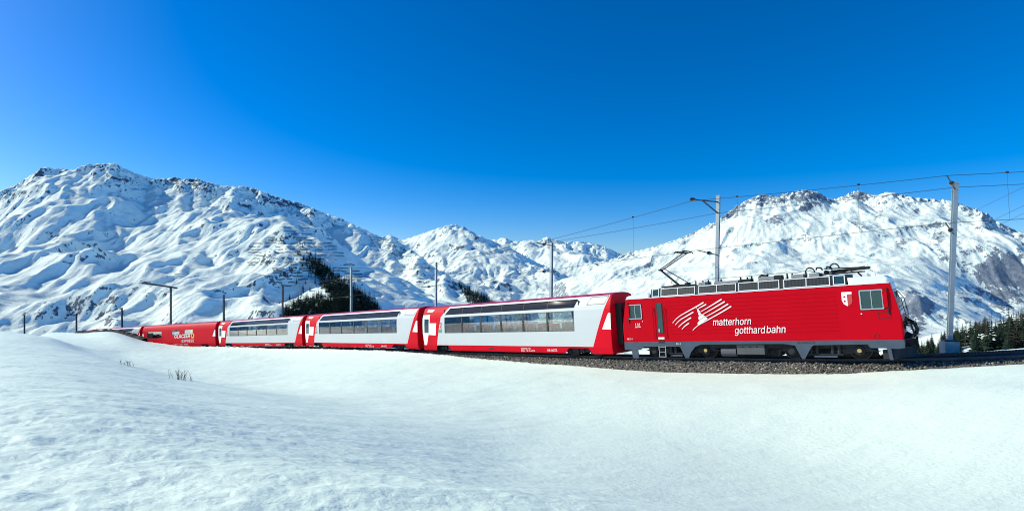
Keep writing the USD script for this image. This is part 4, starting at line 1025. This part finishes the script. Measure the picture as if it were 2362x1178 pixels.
def pantograph(up, label):
    if up:
        bx, bz = on_mid(1566, 657); kx, kz = on_mid(1524, 623); hx, hz = on_mid(1577, 583)
        rx, rz = on_mid(1586, 652)
        p = obj("pantograph", MB().box(min(bx, rx) - .75, rx + .25, -.62, -.54, 3.83, 3.90).box(min(bx, rx) - .75, rx + .25, .54, .62, 3.83, 3.90).box(bx - .1, bx + .1, -.6, .6, 3.84, 3.94).box(rx - .06, rx + .06, -.3, .3, 3.84, 4.0).get(), M["dark"], lo, label=label)
        obj("lower_arm", MB().tube([(bx, 0, bz), (kx, 0, kz)], [.065, .05], 8).get(), M["dark"], p)
        obj("coupling_rod", MB().tube([(rx, .1, rz), (kx + .13, .12, kz + .09)], .026, 6).get(), M["dark"], p)
        obj("knee", MB().cyl((kx, -.24, kz), (kx, .24, kz), .05, 8).get(), M["dark"], p)
        obj("upper_arm", MB().tube([(kx, -.22, kz), (hx, -.12, hz - .03)], .030, 6).tube([(kx, .22, kz), (hx, .45, hz - .03)], .024, 6).get(), M["dark"], p)
        obj("guide_rod", MB().tube([(kx + .15, -.1, kz + .03), (hx + .04, -.15, hz - .10)], .012, 5).get(), M["dark"], p)
        for q in (-.2, .2):
            a = np.linspace(-1, 1, 15)
            zz = hz + .07 - .16 * np.clip(np.abs(a) - .68, 0, 1) * 2.2
            obj("contact_strip", MB().tube(np.stack([0 * a + hx + q, a * .86, zz], 1), .030, 6).get(), M["dark"], p)
        obj("head_frame", MB().box(hx - .22, hx + .22, -.5, -.45, hz - .02, hz + .05).box(hx - .22, hx + .22, .45, .5, hz - .02, hz + .05).box(hx - .04, hx + .04, -.5, .5, hz - .05, hz).get(), M["dark"], p)
    else:
        x0, x1 = 9.35, 11.45
        p = obj("pantograph", MB().box(x0, x1 - .3, -.62, -.54, 3.84, 3.90).box(x0, x1 - .3, .54, .62, 3.84, 3.90).box(10.2, 10.4, -.6, .6, 3.84, 3.95).get(), M["dark"], lo, label=label)
        obj("lower_arm", MB().tube([(9.9, 0, 3.97), (11.35, 0, 4.02)], .065, 8).get(), M["dark"], p)
        obj("upper_arm", MB().tube([(11.35, -.24, 4.04), (9.65, -.12, 4.13)], .032, 6).tube([(11.35, .24, 4.04), (9.65, .4, 4.13)], .03, 6).get(), M["dark"], p)
        obj("coupling_rod", MB().tube([(9.7, .1, 3.95), (11.2, .12, 4.1)], .026, 6).get(), M["dark"], p)
        for q in (-.2, .2):
            a = np.linspace(-1, 1, 15)
            obj("contact_strip", MB().tube(np.stack([0 * a + 9.62 + q, a * .86, 4.20 - .16 * np.clip(np.abs(a) - .68, 0, 1) * 2.2], 1), .032, 6).get(), M["dark"], p)
        for xx, yy in ((9.15, -.75), (10.0, .3)):
            a = np.linspace(0, np.pi, 13)
            obj("horn", MB().tube(np.stack([xx + .19 * np.cos(a), 0 * a + yy, (3.98 if yy < 0 else 4.1) + .24 * np.sin(a)], 1), .030, 6).get(), M["dark"], p)
        obj("pivot", MB().cyl((9.7, -.3, 3.97), (9.7, .3, 3.97), .08, 8).get(), M["dark"], p)
        obj("pivot", MB().cyl((11.35, -.26, 4.03), (11.35, .26, 4.03), .055, 8).get(), M["dark"], p)
        obj("link_cable", MB().tube([(10.7, -.4, 3.9), (10.95, -.45, 3.86), (11.1, -.5, 3.66)], .035, 6).tube([(11.3, -.2, 4.0), (11.5, -.3, 3.85), (11.55, -.3, 3.64)], .012, 5).get(), M["dark"], p)
pantograph(True, "raised pantograph reaching up to the contact wire")
pantograph(False, "folded pantograph")
obj("roof_antenna", MB().box(11.30, 11.58, -.45, -.15, 3.63, 3.83).get(), M["roof_white"], lo)
# the front: panel, windscreens, lamps, hoses, couplings, plough
def face(x_off, y0, y1, z0, z1):
    f = lambda z: L + .30 * (3.3 - z) / 1.55 + x_off if z > 1.75 else L + .30 + x_off
    v = [[f(z) + d, y, z] for d in (0, .025) for y in (y0, y1) for z in (z0, z1)]
    return MB().add(v, [[0, 1, 3, 2], [4, 6, 7, 5], [0, 4, 5, 1], [2, 3, 7, 6], [0, 2, 6, 4], [1, 5, 7, 3]]).get()
obj("front_panel", face(.004, -1.22, 1.22, 3.02, 3.28), M["lilac"], lo)
obj("front_panel", face(.004, -1.22, 1.22, 1.95, 2.10), M["lilac"], lo)
for y0, y1 in ((-1.18, -.42), (-.38, .38), (.42, 1.18)):
    w = obj("windscreen", face(.003, y0, y1, 2.16, 2.98), M["alu"], lo)
    obj("pane", face(.012, y0 + .05, y1 - .05, 2.21, 2.93), M["cab_glass"], w)
for y in (-.85, .85):
    l_ = obj("headlamp", MB().cyl((L + .30, y, 1.45), (L + .37, y, 1.45), .12, 14).get(), M["iron"], lo)
    obj("lens", MB().cyl((L + .37, y, 1.45), (L + .378, y, 1.45), .10, 14).get(), M["alu"], l_)
    obj("handrail", MB().tube([(L + .12, y * 1.3, 2.9), (L + .32, y * 1.3, 2.6), (L + .42, y * 1.3, 1.9), (L + .36, y * 1.3, 1.3)], .016, 5).get(), M["black"], lo)
rg = np.random.default_rng(3)
for q in range(9):
    y0 = -1.15 + q * .28
    d = .22 + .18 * rg.random()
    obj("hose", MB().tube([(L + .28, y0, 1.55 + .2 * rg.random()), (L + .30 + d, y0 + .05, 1.5), (L + .38 + d, y0 + .08, 1.15), (L + .30 + d * .7, y0 + .12, .92), (L + .29, y0 + .16, 1.05)], .026, 6).get(), M["black"], lo)
obj("wiper", MB().tube([(L + .18, -.9, 2.2), (L + .12, -.7, 2.9)], .014, 5).tube([(L + .18, .2, 2.2), (L + .12, .35, 2.9)], .014, 5).get(), M["black"], lo)
obj("buffer", MB().box(L + .28, L + .62, -.2, .2, .55, .85).cyl((L + .62, 0, .72), (L + .70, 0, .72), .24, 14).get(), M["dark"], lo)
obj("coupling", MB().tube([(L + .30, -.5, .78), (L + .55, -.5, .62), (L + .66, -.5, .40)], .05, 6).tube([(L + .30, .5, .78), (L + .55, .5, .62), (L + .66, .5, .40)], .05, 6).get(), M["dark"], lo)
obj("front_step", MB().box(L + .28, L + .50, -1.2, -.75, .60, .64).box(L + .28, L + .50, .75, 1.2, .60, .64).box(L + .28, L + .45, -1.2, 1.2, .92, .96).get(), M["dark"], lo)
obj("snow_plough", MB().add([[L - .1, -1.2, .12], [L - .1, -1.2, .56], [L + .62, 0, .10], [L + .55, 0, .58], [L - .1, 1.2, .12], [L - .1, 1.2, .56], [L - .5, -1.15, .12], [L - .5, -1.15, .5], [L - .5, 1.15, .12], [L - .5, 1.15, .5]],
    [[0, 2, 3, 1], [2, 4, 5, 3], [6, 0, 1, 7], [4, 8, 9, 5]]).get(), M["dark"], lo)

# ------------------------------------------------------------------ overhead line: masts, arms, wires
M["mast"] = plain("mast_steel", (.36, .42, .46), .5, metal=.35, noise=.12, scale=1.2)
M["mast_dark"] = plain("mast_weathered", (.035, .042, .05), .6, metal=.3, noise=.3)
M["insul"] = plain("insulator_brown", (.03, .022, .02), .35)
M["wire"] = plain("wire", (.03, .034, .04), .5, metal=.5)
M["concrete"] = plain("concrete", (.62, .60, .50), .85, noise=.15, scale=4, bump=.5, bump_scale=30)
def arm_pt(px, py, off):
    e, k = at_line(px, off)
    return P(px, py, e[1]), k
masts = {}
def mast(px, py_top, off, label, arms=(), lean_px=0, w=.26, dark=False, base_py=None, group="masts carrying the overhead line"):
    e, k = at_line(px, off)
    d = e[1]
    zb = e[2] - 1.6 if base_py is None else (YH - base_py) / F * d
    foot = np.array([e[0], d, zb]); top = P(px + lean_px, py_top, d)
    m = M["mast_dark"] if dark else M["mast"]
    yaw = math.atan2(tang[k, 1], tang[k, 0])
    t = thing("line_mast", label=label, category="mast", group=group)
    up = (top - foot) / np.linalg.norm(top - foot)
    ax = np.array([math.cos(yaw), math.sin(yaw), 0]); ax -= up * (ax @ up); ax /= np.linalg.norm(ax); ay = np.cross(up, ax)
    h = np.linalg.norm(top - foot)
    R = np.stack([ax, ay, up])
    mb = MB()
    for a, b, c, d_ in ((-w / 2, w / 2, -w / 2, -w / 2 + .022), (-w / 2, w / 2, w / 2 - .022, w / 2), (-.012, .012, -w / 2 + .02, w / 2 - .02)):
        q = MB().box(a, b, c, d_, 0, h).get(); mb.add(q[0] @ R + foot, q[1])
    obj("post", mb.get(), m, t)
    q = MB().box(-w * .6, w * .6, -w * .6, w * .6, h, h + .03).get()
    obj("cap", (q[0] @ R + foot, q[1]), m, t)
    for a in arms:
        # each arm: attachment height on the mast (px row), end (px column, row), offset of the end from the line
        pa = foot + up * ((YH - a[0]) / F * d - zb) / up[2]
        pe, _ = arm_pt(a[1], a[2], a[3])
        dv = (pe - pa); L_ = np.linalg.norm(dv); dv /= L_
        r = a[4] if len(a) > 4 else .035
        st = pa + dv * L_ * .55
        obj("arm", MB().tube([pa, pe], r, 6).get(), M["mast_dark"], t)
        if len(a) > 5 and a[5]:
            pb = foot + up * ((YH - a[5]) / F * d - zb) / up[2]
            obj("strut", MB().tube([pb, pa + dv * L_ * .62], r, 6).get(), M["mast_dark"], t)
        s0 = pa + dv * L_ * (a[6] if len(a) > 6 else .5)
        mb = MB().tube([s0 - dv * .26, s0 - dv * .18, s0, s0 + dv * .18, s0 + dv * .26], [.03, .09, .11, .09, .03], 8)
        obj("insulator", mb.get(), M["insul"], t)
    masts[px] = (foot, top)
    return t
mast(57, 726, 2.9, "dark thin mast farthest to the left on the snow ridge", dark=True, lean_px=-1, w=.24)
mast(177, 723, 2.9, "dark thin mast just left of the dark earth bank", dark=True, lean_px=-1, w=.24)
mast(282, 710, 2.9, "dark thin mast rising behind the last white coach", dark=True, lean_px=-1, w=.24)
t4 = mast(394, 662, 2.9, "dark mast with a slanting cross arm on top, behind the all red coach", dark=True, w=.24)
_, t_ = masts[394]
obj("cross_arm", MB().tube([t_ + (-4.9, 0, .75), t_ + (1.1, 0, -.15)], .16, 6).get(), M["mast_dark"], t4)
mast(517, 680, 2.9, "thin mast above the joint of the all red coach and the next white one", dark=True, lean_px=-1, w=.22)
mast(652, 660, 2.9, "thin mast with two arms above the third coach behind the locomotive", arms=((663, 633, 662, .2), (698, 637, 698, .2)), dark=True, w=.20)
mast(810, 617, 2.9, "light mast with a low arm in front of the dark spruce wood", arms=((684, 789, 685, .2),), w=.20)
mast(1005, 605, 2.9, "mast with two arms above the joint of the two nearest coaches", arms=((620, 972, 617, .2, .03), (660, 972, 662, .2, .03)), w=.18, lean_px=1)
mast(1270, 560, 2.9, "mast with two arms behind the nearest white coach", arms=((566, 1238, 560, .1, .035), (626, 1238, 626, .1, .03)), lean_px=2, w=.19)
mast(1650, 452, 2.9, "tall grey mast with an angled bracket behind the locomotive roof", arms=((466, 1596, 460, .1, .04, 492, .97), (588, 1608, 577, .05, .03, 0, .42)), lean_px=7, w=.19)
tb = mast(2190, 423, 2.5, "tall light grey mast on a concrete block at the right of the locomotive", arms=((437, 2185, 406, .1, .028, 0, .45), (540, 2181, 514, .05, .03, 0, .35)), lean_px=14, w=.185, base_py=786)
f_, _ = masts[2190]
yaw_b = math.atan2(tang[at_line(2190, 2.5)[1], 1], tang[at_line(2190, 2.5)[1], 0])
bl = m3.Manifold.hull_points(np.array([[sx * a, sy * a, z] for sx in (-1, 1) for sy in (-1, 1) for a, z in ((.27, .0), (.28, -.03), (.25, -.45), (.27, -1.2))]))
bv, bf, _n = meshkit.arrays(bl)
cb = thing("concrete_block", label="pale concrete foundation block under the right hand mast", category="foundation")
obj("block", (bv @ rotz(yaw_b) + f_, bf), M["concrete"], cb)
q = MB().box(-.25, .25, -.25, .25, .002, .05).get()
obj("base_plate", (q[0] @ rotz(yaw_b) + f_, q[1]), M["mast_dark"], cb)

def wire(name, pts, r, label, category="wire", sag=0.0, parent=None):
    P_ = [np.asarray(p, float) for p in pts]; out = []
    for a, b in zip(P_[:-1], P_[1:]):
        for t in np.linspace(0, 1, 9)[:-1]:
            q = a + (b - a) * t; q = q + np.array([0, 0, -sag * 4 * t * (1 - t)]); out.append(q)
    out.append(P_[-1])
    return obj(name, MB().tube(out, r, 5).get(), M["wire"], parent, label=label, category=category)
A_ = [(2900, 362), (2186, 405), (1597, 463), (1239, 560), (973, 617), (634, 662)]
C_ = [(2900, 478), (2182, 514), (1609, 577), (1239, 626), (973, 662), (790, 685), (637, 698)]
B_ = [(2900, 394), (2205, 432), (1657, 491), (1272, 558), (1006, 606), (810, 619)]
pa_ = [arm_pt(x, y, .1)[0] for x, y in A_]; pc_ = [arm_pt(x, y, .05)[0] for x, y in C_]; pb_ = [arm_pt(x, y, 2.9 if x < 2000 else 2.5)[0] for x, y in B_]
mw = thing("messenger_wire", label="uppermost wire of the overhead line with thin vertical droppers", category="wire")
wire("strand", pa_, .012, None, None, .05, mw)
cw = wire("contact_wire", pc_, .011, "lowest wire of the overhead line touching the pantograph", sag=.0)
fw = wire("feeder_wire", pb_, .012, "wire running along the tops of the masts behind the locomotive", sag=.04)
def on_wire(pts, px):
    for a, b in zip(pts[:-1], pts[1:]):
        ua, ub = to_px(a)[0], to_px(b)[0]
        if min(ua, ub) <= px <= max(ua, ub):
            lo_, hi_ = 0.0, 1.0
            for _ in range(40):
                m_ = (lo_ + hi_) / 2
                if (to_px(a + (b - a) * m_)[0] - px) * (ua - px) > 0: lo_ = m_
                else: hi_ = m_
            return a + (b - a) * lo_
for px in (2323, 1980, 1700, 1460):
    a, c = on_wire(pa_, px), on_wire(pc_, px + (6 if px > 2100 else 2))
    obj("dropper", MB().tube([a, c], .006, 4).get(), M["wire"], mw)
    obj("clamp", MB().box(a[0] - .05, a[0] + .05, a[1] - .03, a[1] + .03, a[2] - .05, a[2] + .03).get(), M["insul"], mw)
for k, (p0, p1) in enumerate((((2420, 404, 60), (1960, 623, 600)), ((2420, 446, 60), (1940, 676, 600)), ((2420, 464, 62), (2000, 664, 620)))):
    wire("power_line_wire", [P(*p0), P(*p1)], .022, ("highest", "middle", "lowest")[k] + " of three far power line wires slanting up to the right edge", sag=0.0)

# ------------------------------------------------------------------ conifers
def needle_mat(name, a, b):
    return usdkit.material(stage, "/World/Looks/" + name, {"o": ("object_info", {}), "g": ("geometry", {}), "n": ("noise_texture", dict(scale=.9, detail=3.0)),
        "ad": ("math", dict(math_type="multiply_add", value2=.5)), "r": ("rgb_ramp", {"ramp": [(.2, a), (.8, b)]}),
        "d": ("diffuse_bsdf", {}), "t": ("translucent_bsdf", {}), "m": ("mix_closure", dict(fac=.2))},
        [("g.position", "n.vector"), ("o.random", "ad.value1"), ("n.fac", "ad.value3"), ("ad.value", "r.fac"), ("r.color", "d.color"), ("r.color", "t.color"), ("d.BSDF", "m.closure1"), ("t.BSDF", "m.closure2")], surface="m.closure")
M["needles"] = needle_mat("needles", (.010, .018, .016), (.028, .045, .032))
M["larch"] = needle_mat("larch_twigs", (.05, .035, .03), (.12, .085, .07))
M["bark"] = plain("bark", (.045, .035, .03), .9, noise=.4, scale=3)
def conifer(seed, h=1.0, tiers=11, wide=.20, bare=.10, per=9, droop=.35, thin=1.0):
    """Crown of drooping branch blades in whorls round a tapered trunk; height 1."""
    r = np.random.default_rng(seed); mb = MB()
    for t in range(tiers):
        f = t / (tiers - 1)
        z = bare + (1 - bare - .05) * f ** .92
        L_ = wide * (1 - f) ** .85 * (1 + .25 * r.standard_normal()) + .018
        for q in range(max(4, int(per * (1 - .5 * f)))):
            a = r.uniform(0, 6.283); l = L_ * r.uniform(.65, 1.15)
            c, s = math.cos(a), math.sin(a); w = l * .30 * thin + .006
            zt = z - l * droop * r.uniform(.6, 1.3); zm = z - l * .08
            tip = np.array([c * l, s * l, zt]); mid = np.array([c * l * .55, s * l * .55, zm])
            lat = np.array([-s, c, 0]) * w
            root = np.array([0, 0, z + .02])
            hang = np.array([0, 0, -.04 * (1.2 - f)])
            v = [root, mid + lat + hang, tip, mid - lat + hang, mid]
            mb.add(v, np.array([[0, 4, 1], [1, 4, 2], [0, 3, 4], [3, 2, 4]]))
    mb.add([[0, 0, 1.0], [.012, .012, .9], [-.012, .01, .9], [0, -.015, .9]], np.array([[0, 1, 2], [0, 2, 3], [0, 3, 1]]))
    tr_ = MB().tube([(0, 0, -.06), (0, 0, .5), (0, 0, .96)], [.016, .010, .002], 5).get()
    return mb.get(), tr_
UsdGeom.Scope.Define(stage, "/World/Looks/kinds")
def tree_class(name, seed, crown_mat, **kw):
    cl = stage.CreateClassPrim("/World/Looks/kinds/" + name)
    c, t_ = conifer(seed, **kw)
    for nm, g, mt in (("crown", c, crown_mat), ("trunk", t_, M["bark"])):
        usdkit.mesh(stage, f"/World/Looks/kinds/{name}/{nm}", g, mt)
    return cl
kinds_s = [tree_class(f"spruce_kind_{k}", 60 + k, M["needles"], wide=.21 + .03 * k, tiers=13 + k, per=13) for k in range(3)]
kinds_l = [tree_class(f"larch_kind_{k}", 80 + k, M["larch"], wide=.20, tiers=10, per=6, thin=.22, droop=-.1) for k in range(2)]
def plant(name, cl, p, h, rot, **keys):
    x = thing(name, rotz(rot, h), p, **keys)
    x.GetReferences().AddInternalReference(cl.GetPath()); x.SetInstanceable(True)
    return x
def wood(path, seed, spots, hts, label):
    """A far-off wood that reads as one mass."""
    pi = UsdGeom.PointInstancer.Define(stage, "/World/" + path)
    r = np.random.default_rng(seed); tg = []
    for k in range(3):
        c, t_ = conifer(seed + k, tiers=7, per=6, wide=.22)
        mb = MB().add(*c).add(*t_)
        tg.append(usdkit.mesh(stage, f"/World/{path}/spruce_{k + 1:03d}", mb.get(), M["needles"]).GetPath())
    n = len(spots)
    pi.CreatePrototypesRel().SetTargets(tg)
    pi.CreateProtoIndicesAttr(Vt.IntArray.FromNumpy(r.integers(0, 3, n).astype(np.int32)))
    pi.CreatePositionsAttr(Vt.Vec3fArray.FromNumpy(np.array(spots, np.float32)))
    pi.CreateScalesAttr(Vt.Vec3fArray.FromNumpy(np.repeat(np.array(hts)[:, None], 3, 1).astype(np.float32)))
    a = r.uniform(0, 3.14, n)
    pi.CreateOrientationsAttr(Vt.QuathArray([Gf.Quath(float(math.cos(q)), 0, 0, float(math.sin(q))) for q in a]))
    setkeys(pi.GetPrim(), label=label, category="wood", kind="stuff")
def inside(poly, n, r, dens=None):
    g = Polygon(poly); x0, y0, x1, y1 = g.bounds; out = []
    from shapely import contains_xy
    while len(out) < n:
        q = np.stack([r.uniform(x0, x1, 4000), r.uniform(y0, y1, 4000)], 1)
        out += list(q[contains_xy(g, q[:, 0], q[:, 1])])
    return out[:n]
r = np.random.default_rng(8)
sp_, ht_ = [], []
for poly, n in (([(716, 592), (745, 614), (785, 645), (832, 680), (874, 712), (876, 735), (770, 735), (770, 690), (745, 660), (725, 630), (706, 604)], 1500),
                ([(655, 735), (664, 708), (700, 694), (740, 690), (780, 690), (790, 735)], 620), ([(690, 560), (720, 600), (760, 640), (720, 650), (690, 610), (670, 580)], 36)):
    for px, py in inside(poly, n, r):
        px, py = px + r.normal(0, 5), py + r.normal(0, 5)
        h = left_hit(px, py)
        if h is not None: sp_.append(h + (0, 0, -1)); ht_.append(r.uniform(13, 24))
wood("spruce_wood", 101, sp_, ht_, "dark spruce wood covering the foot of the spur on the left mountain")
sp_, ht_ = [], []
for px, py in inside([(1056, 654), (1085, 664), (1120, 686), (1160, 710), (1085, 712), (1072, 684)], 420, r):
    h = mid_hit(px, py)
    if h is not None: sp_.append(h + (0, 0, -1)); ht_.append(r.uniform(14, 26))
wood("ridge_wood", 131, sp_, ht_, "dark spruce wood on the tail of the side ridge")
for px, py in ((648, 556), (655, 563), (692, 563), (698, 571), (703, 566), (686, 588), (708, 583), (716, 590), (722, 600), (700, 602), (735, 612), (697, 616), (712, 640), (690, 632), (742, 628), (752, 634), (699, 668), (699, 676), (715, 672), (684, 655), (668, 690), (676, 706), (727, 655), (705, 655)):
    h = left_hit(px, py)
    if h is not None:
        plant("spruce_tree", kinds_s[0], h + (0, 0, -1), r.uniform(15, 22), r.uniform(0, 6), label="lone dark spruce among the snow fences above the spruce wood", category="tree", group="scattered spruces on the spur")

# ------------------------------------------------------------------ snow fences on the spur
M["fence"] = plain("fence_timber", (.03, .032, .04), .8, noise=.3)
fence_poly = Polygon([(655, 524), (700, 522), (745, 532), (772, 556), (800, 588), (832, 622), (856, 652), (838, 662), (760, 640), (700, 655), (650, 668), (620, 660), (590, 618), (556, 612), (553, 588), (580, 560), (622, 546)])
nf = 0
def fence(hit, pts, hgt, label, group):
    q = [hit(*p) for p in pts]
    if any(v is None for v in q): return
    q = np.array(q)
    if np.linalg.norm(np.diff(q, axis=0), axis=1).max() > 140: return
    t = thing("snow_fence", label=label, category="fence", group=group)
    for hh in (.30, .62, .95):
        obj("rail", MB().tube(q + np.array([0, 0, hgt * hh]), hgt * .10, 4).get(), M["fence"], t)
    for a in q:
        obj("post", MB().tube([a + (0, 0, -1.0), a + (0, 0, hgt)], hgt * .07, 4).get(), M["fence"], t)
y = 527.0
from shapely import contains_xy
while y < 664:
    x = 548 + r.uniform(0, 25)
    while x < 860:
        l = r.uniform(10, 30) if x < 700 else r.uniform(18, 42)
        mid_ok = contains_xy(fence_poly, x, y) and contains_xy(fence_poly, x + l, y)
        if mid_ok and r.random() < .88:
            n = max(2, int(l / 6)); xs = np.linspace(x, x + l, n); t0 = r.uniform(-.06, .06)
            fence(left_hit, [(a, y + (a - x) * t0 + r.uniform(-.4, .4)) for a in xs], 4.2, "row of dark snow fences stepped across the spur of the left mountain", "rows of snow fences on the spur")
        x += l + r.uniform(5, 16)
    y += r.uniform(5.5, 8.5)
for k in range(9):
    yy = 548 + k * 5.2; x0 = 850 + k * 7 + r.uniform(-4, 4)
    fence(mid_hit, [(a, yy + (a - x0) * .08) for a in np.linspace(x0, x0 + 34 + r.uniform(0, 14), 6)], 3.6, "row of snow fences on the upper slope of the side ridge", "rows of snow fences on the side ridge")

# ------------------------------------------------------------------ wooded slope on the right, beyond the line
hill_crest = [(2040, 812, 250), (2090, 806, 280), (2130, 800, 310), (2180, 782, 350), (2230, 762, 380), (2300, 738, 420), (2362, 714, 450), (2480, 668, 500), (2700, 620, 560)]
hill_mids = [(2050, 840, 150), (2200, 835, 160), (2362, 830, 170), (2500, 822, 180), (2250, 800, 240), (2362, 785, 260), (2300, 770, 320)]
hill_h, hill_hit = mountain("hillside", hill_crest, hill_mids, (90, 720, 140, 640), 3.0, dict(cell=60, oct=3, amp=.05, fbm=7, fbm_scale=60, sharp=.3), (3, 20, 20),
    lambda u, y, slope, curv, near: .10 + .05 * np.clip(curv, -2, 2) + blobs(u, y, [(2240, 790, 60, 10, -10, .2)]), mountain_material("hillside", (.06, .055, .05), (.2, .18, .16), .12, bump=1.0),
    "wooded snowy slope beyond the line at the right edge", 77, fit=False, foot=25.0)
nsp = 0
def edge_row(px): return np.interp(px, [2040, 2090, 2130, 2180, 2230, 2300, 2362, 2480], [822, 815, 808, 786, 756, 726, 700, 660])
for q in range(800):
    px = r.uniform(2078, 2400)
    e0 = edge_row(px)
    f = r.random() ** 1.7
    py = e0 + 2 + f * (822 - e0)
    # open snow patches in the wood
    if any(((px - a) / b) ** 2 + ((py - c) / d) ** 2 < 1 for a, b, c, d in ((2285, 40, 748, 12), (2230, 26, 765, 9), (2290, 26, 790, 12), (2335, 18, 735, 9), (2240, 16, 808, 8), (2165, 14, 800, 8))): continue
    h = hill_hit(px, py)
    if h is None: continue
    ht = r.uniform(.6, 1.2) * np.interp(px, [2080, 2180, 2250, 2380], [4.5, 7, 10.5, 14])
    nsp += 1
    if nsp > 290: break
    if r.random() < .24:
        plant("larch_tree", kinds_l[q % 2], h + (0, 0, -.4), ht, r.uniform(0, 6), label="bare brown larch on the wooded slope at the right edge", category="tree", group="bare larches on the right hand slope")
    else:
        plant("spruce_tree", kinds_s[q % 3], h + (0, 0, -.4), ht, r.uniform(0, 6), label="dark spruce on the wooded slope at the right edge", category="tree", group="dark spruces on the right hand slope")
# chalets among the trees
M["timber"] = plain("chalet_timber", (.16, .085, .05), .8, noise=.3, scale=1.5)
M["plaster"] = plain("chalet_plaster", (.55, .52, .47), .8, noise=.1)
for px, py, sz_, lab in ((2283, 797, 1.0, "small brown chalet with a snowy roof among the trees on the right"), (2304, 794, .75, "smaller brown hut with a snowy roof just right of the chalet")):
    h = hill_hit(px, py)
    if h is None: continue
    Rm = rotz(.7); t = thing("chalet", Rm, h + (0, 0, -.3), label=lab, category="chalet")
    a, b, c = 4.2 * sz_, 3.2 * sz_, 2.6 * sz_
    obj("wall", MB().prism([(-a, 0), (a, 0), (a, c), (0, c * 1.75), (-a, c)], -b, b).get(), M["timber"], t)
    rf = obj("roof", MB().prism([(-a * 1.2, c * .95), (0, c * 1.9), (a * 1.2, c * .95), (a * 1.2, c * 1.1), (0, c * 2.05), (-a * 1.2, c * 1.1)], -b * 1.2, b * 1.2).get(), M["snow"], t, label="roof under snow")
    obj("plinth", MB().box(-a * 1.02, a * 1.02, -b * 1.02, b * 1.02, -.6, c * .35).get(), M["plaster"], t)
    obj("chimney", MB().box(a * .3, a * .55, -.4, .3, c * 1.4, c * 2.3).get(), M["plaster"], rf)
    for x in (-a * .5, a * .1, a * .55):
        obj("window", MB().box(x - .35, x + .35, -b * 1.03, -b * 1.0, c * .5, c * .85).get(), M["cab_glass"], t)

# ------------------------------------------------------------------ dry shrubs in the snow
M["twig"] = plain("twig", (.05, .042, .05), .9)
def ground_hit(px, py):
    d = np.exp(np.linspace(math.log(3), math.log(90), 1200))
    x = (px - CX) / F * d
    g_ = ground(x, d); z = (YH - py) / F * d
    k = np.nonzero(g_ > z)[0][0]
    return np.array([x[k], d[k], g_[k]])
def shrub(px, py, n, hgt, spread, seed, label):
    r_ = np.random.default_rng(seed); c = ground_hit(px, py)
    t = thing("dry_shrub", np.eye(3), c, label=label, category="shrub")
    for q in range(n):
        o_ = np.array([r_.normal(0, spread), r_.normal(0, spread * .5), 0]); o_[2] = float(ground(np.array([c[0] + o_[0]]), np.array([c[1] + o_[1]]))[0]) - c[2] - .05
        l = hgt * r_.uniform(.35, 1.0); a = r_.uniform(0, 6.28); tl = r_.uniform(.1, .75)
        dv = np.array([math.cos(a) * tl, math.sin(a) * tl * .6, 1.0]); dv /= np.linalg.norm(dv)
        p1 = o_ + dv * l * .55; p2 = o_ + dv * l + np.array([.1 * l * math.cos(a), 0, -.05 * l])
        mb = MB().tube([o_, p1, p2], [.009, .006, .003], 4)
        for w_ in range(3):
            s0 = o_ + dv * l * r_.uniform(.3, .85); b = r_.uniform(0, 6.28)
            mb.tube([s0, s0 + np.array([math.cos(b) * .5, math.sin(b) * .3, .6]) * l * .35], [.005, .002], 4)
        obj("stem", mb.get(), M["twig"], t)
shrub(291, 842, 14, .36, .24, 1, "small dry shrub poking from the snow, the left and lower of two")
shrub(420, 876, 20, .62, .22, 2, "dry leafless shrub with taller twigs on the edge of the snow knoll")
